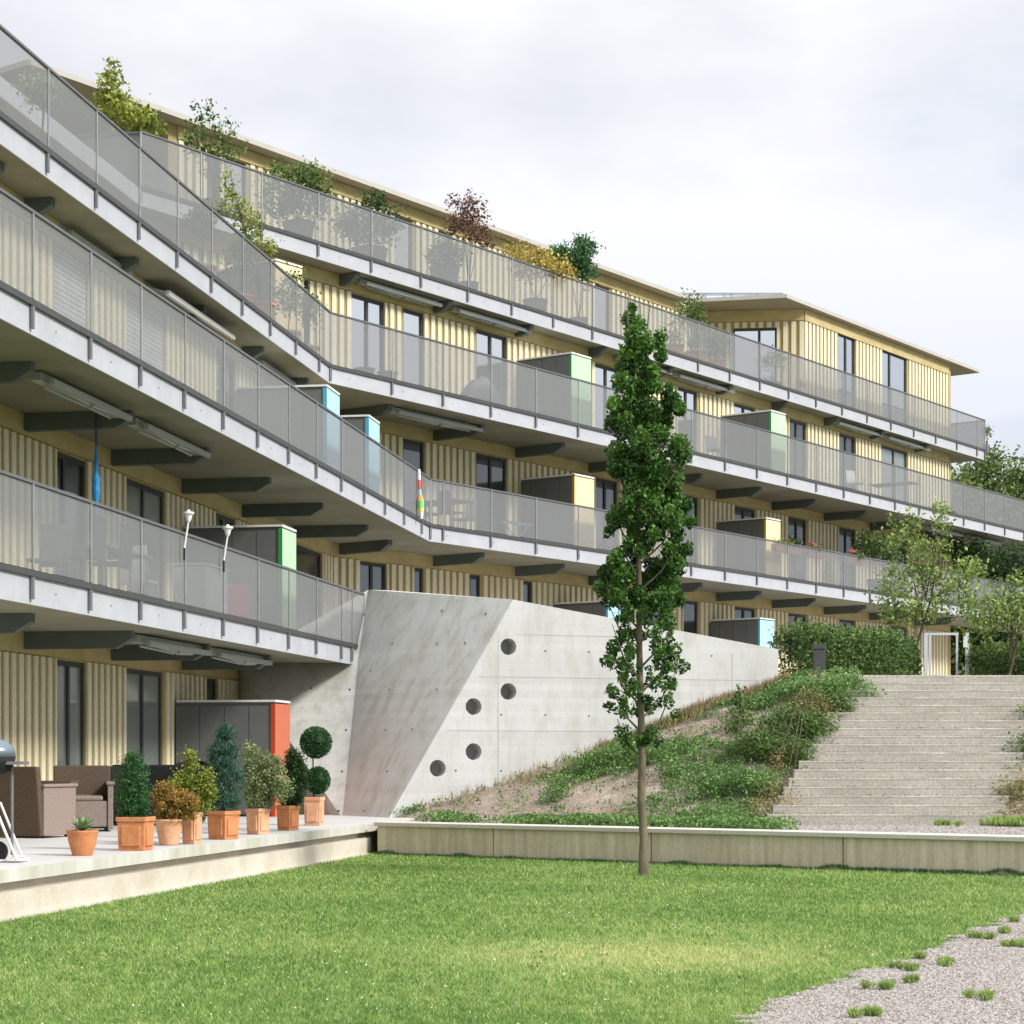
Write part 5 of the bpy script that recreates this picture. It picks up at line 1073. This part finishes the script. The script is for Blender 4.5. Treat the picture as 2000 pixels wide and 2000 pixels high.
# dry grass along the concrete wall foot and on top of the bank
Pw = []; Dd = []
for i in range(2400):
    v = rn.uniform(0.05, 1); u = abs(rn.normal())*.07; q = bank(min(1, u+.01), v); dens = .25+.75*(v > .62)
    if rn.uniform() > dens: continue
    Pw.append(np.array(q)+np.array([0, 0, .09])); Dd.append([rn.normal()*.35, rn.normal()*.35, 1.2])
tag(leaves('dry_grass', np.array(Pw), .26, M['l_dry'], None, 58, .05, .2, None, dirs=np.array(Dd)), 'dry brown grass along the foot of the concrete wall', 'dry grass', kind='stuff')
# right bank plants and tufts
Pw = []
for i in range(2600):
    u, v = rn.uniform(0, .35), rn.uniform(0, 1); q = bankr(u, v); f = noise.noise(Vector((u*9, v*6, 4)))
    if f < -.1 and rn.uniform() > .25: continue
    Pw.append(np.array(q)+rn.normal(size=(7, 3))*np.array([.06, .06, .02])+np.array([0, 0, .05]))
tag(leaves('weeds', np.concatenate(Pw), .05, M['l_dryg'], None, 59, .6, .4), 'brownish weeds on the earth bank right of the stairs', 'weeds', kind='stuff')
def tuft(px, y, z, r, label, seed, n=260, m='l_grass', hgt=.10, name='grass_tuft', grp='grass tufts on the gravel'):
    q = Vector(((px-1000)*y/F, y, z)); rn = np.random.default_rng(seed); a = rn.uniform(0, 6.28, n); rr = np.minimum(r*np.abs(rn.normal(size=n))*.55, r*.85); sub = rn.normal(size=(4, 2))*r*.55; pick = rn.integers(0, 4, n); P = np.stack([q.x+np.cos(a)*rr*.7+sub[pick, 0], q.y+np.sin(a)*rr*.6+sub[pick, 1], np.full(n, z+hgt*.35)], 1)
    D = np.stack([np.cos(a)*.5, np.sin(a)*.5, np.full(n, 1.)], 1); o = leaves(name, P, hgt*rn.uniform(.5, 1.15, n)*np.exp(-(rr/r)**2*.6), M[m], None, seed, .09, .2, None, dirs=D); tag(o, label, 'grass tuft', grp)
tuft(1960, 29.0, Z(HG)-.03, .55, 'bright green grass clump at the right foot of the stairs', 121, 2600, 'l_grass', .20, grp='grass clumps by the stairs'); tuft(1853, 28.9, Z(HG)-.03, .16, 'small green grass clump in front of the lowest step', 122, 420, 'l_grass', .14, grp='grass clumps by the stairs')
def ypx(py): return EYE*F/(py-YH)
for i, (px, py, r, lb) in enumerate(((1846, 1890, .10, 'round green grass tuft in the middle of the gravel edge'), (1804, 1878, .07, 'small grass tuft left of the round tuft on the gravel'), (1725, 1938, .10, 'low grass tuft nearest the lawn corner on the gravel'), (1906, 1957, .09, 'flat brownish grass tuft alone on the gravel'), (1925, 1838, .09, 'dark grass tuft beside the lawn edge near the right border'), (1965, 1828, .10, 'flat grass tuft just right of the dark tuft'), (1985, 1855, .11, 'wide grass tuft at the right border of the gravel'), (1755, 1898, .06, 'tiny grass tuft against the lawn edge'), (1988, 1805, .06, 'uppermost tiny grass tuft at the right border'), (1782, 1926, .06, 'tiny reddish grass tuft left of the lone brown tuft'), (1785, 1902, .05, 'tiny tuft between lawn edge and round tuft'), (1700, 1992, .10, 'grass tuft at the very bottom edge of the gravel'))):
    tuft(px, ypx(py), .012, r*.8, lb, 130+i, int(420*r/.08), 'l_grass', .085)
# long dark grass at the foot of the bench wall
Pw = []; Dd = []
for i in range(5200):
    s0 = rn.uniform(0, 9.7); q = BL+bu*s0-bn*rn.uniform(-.02, .10); f = noise.noise(Vector((s0*2.3, 0, 0)))
    hh = .015+max(0, f)*.07+(.02 if s0 > 7 else 0); Pw.append([q.x, q.y, hh]); Dd.append([rn.normal()*.3, rn.normal()*.3, 1])
tag(leaves('long_grass', np.array(Pw), .075, M['l_con'], None, 62, .1, .2, None, dirs=np.array(Dd)), 'longer dark grass along the foot of the low concrete wall', 'grass', kind='stuff')

# fallen leaves and grit on the steps
Pw = []
for i in range(2600):
    k = rn.integers(0, NR); y = Y0+k*TR+rn.uniform(.02, TR); e = rn.exponential(.7); x = XL(y)+e if rn.uniform() < .65 else XR(y)-e*.8
    if rn.uniform() < .35: x = rn.uniform(XL(y), XR(y))
    Pw.append([x, y, Z(HG+(k+1)*RZ)+.008])
tag(leaves('fallen_leaves', np.array(Pw), .035, M['l_dry'], None, 63, .6, .05), 'dry fallen leaves and grit lying on the concrete steps', 'fallen leaves', kind='stuff')

M['l_tan'] = leafmat('tan_seed_heads', (.25, .16, .07), (.50, .36, .18))
bankshrub([(1590, 1335, 34, 14), (1565, 1385, 20, 30), (1520, 1500, 16, 40), (1535, 1560, 20, 24)], 'l_tan', 1100, .05, 'dry brown stalks with seed heads rising among the bushes beside the stairs', 141, name='dry_stalks', group=None, cr=.1, cn=7, up=1.2, aspect=.3)
for px, py, r_, lb_ in ((1985, 1400, .3, 'uppermost green bush on the bank right of the stairs'), (1968, 1470, .3, 'middle green bush on the bank right of the stairs'), (1938, 1560, .28, 'lowest brownish weed bush on the bank right of the stairs')):
    q = None
    for i in range(1, 30):
        for j in range(41):
            q2 = bankr(i/120, j/40); k = (1000+F*q2.x/q2.y-px)**2+(YH-F*(q2.z-EYE)/q2.y-py)**2
            if q is None or k < q[0]: q = (k, q2)
    q = q[1]; t = empty('shrub', q, lb_, 'shrub', 'bushes right of the stairs')
    crown('foliage', t, 'l_dryg' if py > 1500 else 'l_mid', [(q.x+.12, q.y, q.z+.12, r_, r_, .2), (q.x+.4, q.y, q.z+.2, r_, r_, .2)], 900, .05, int(py), .1, 9, .2, .5)

# clover and weeds in the lawn
k = rn.normal(size=(420, 2)); Pc = []
for i in range(1500):
    y = 10.2+15*rn.uniform()**1.5; x = y*rn.uniform(-.25, .24)
    if x > path_x(y)-.05 or x < -4.25+.197*(y-18.07)+.25 or y > 28.6-.66*(x+1.9): continue
    if noise.noise(Vector((x*.9, y*.9, 0))) < .05: continue
    m_ = int(rn.uniform(4, 12)); Pc.append(np.array([x, y, .012])+rn.normal(size=(m_, 3))*np.array([.035, .035, .004]))
tag(leaves('clover', np.concatenate(Pc), .022, M['l_weed'], None, 64, .8, .1), 'small clover leaves and weeds growing in patches of the lawn', 'clover', kind='stuff')
Pc = []
for i in range(700):
    y = 10.2+13*rn.uniform()**1.5; x = y*rn.uniform(-.25, .24)
    if x > path_x(y)-.05 or x < -4.25+.197*(y-18.07)+.25: continue
    Pc.append([x, y, .03])
M['petalw'] = leafmat('white_petals', (.6, .6, .5), (.8, .8, .72)); tag(leaves('clover_flowers', np.array(Pc), .014, M['petalw'], None, 65, .9, .1), 'tiny white clover flowers dotted over the lawn', 'flowers', kind='stuff')
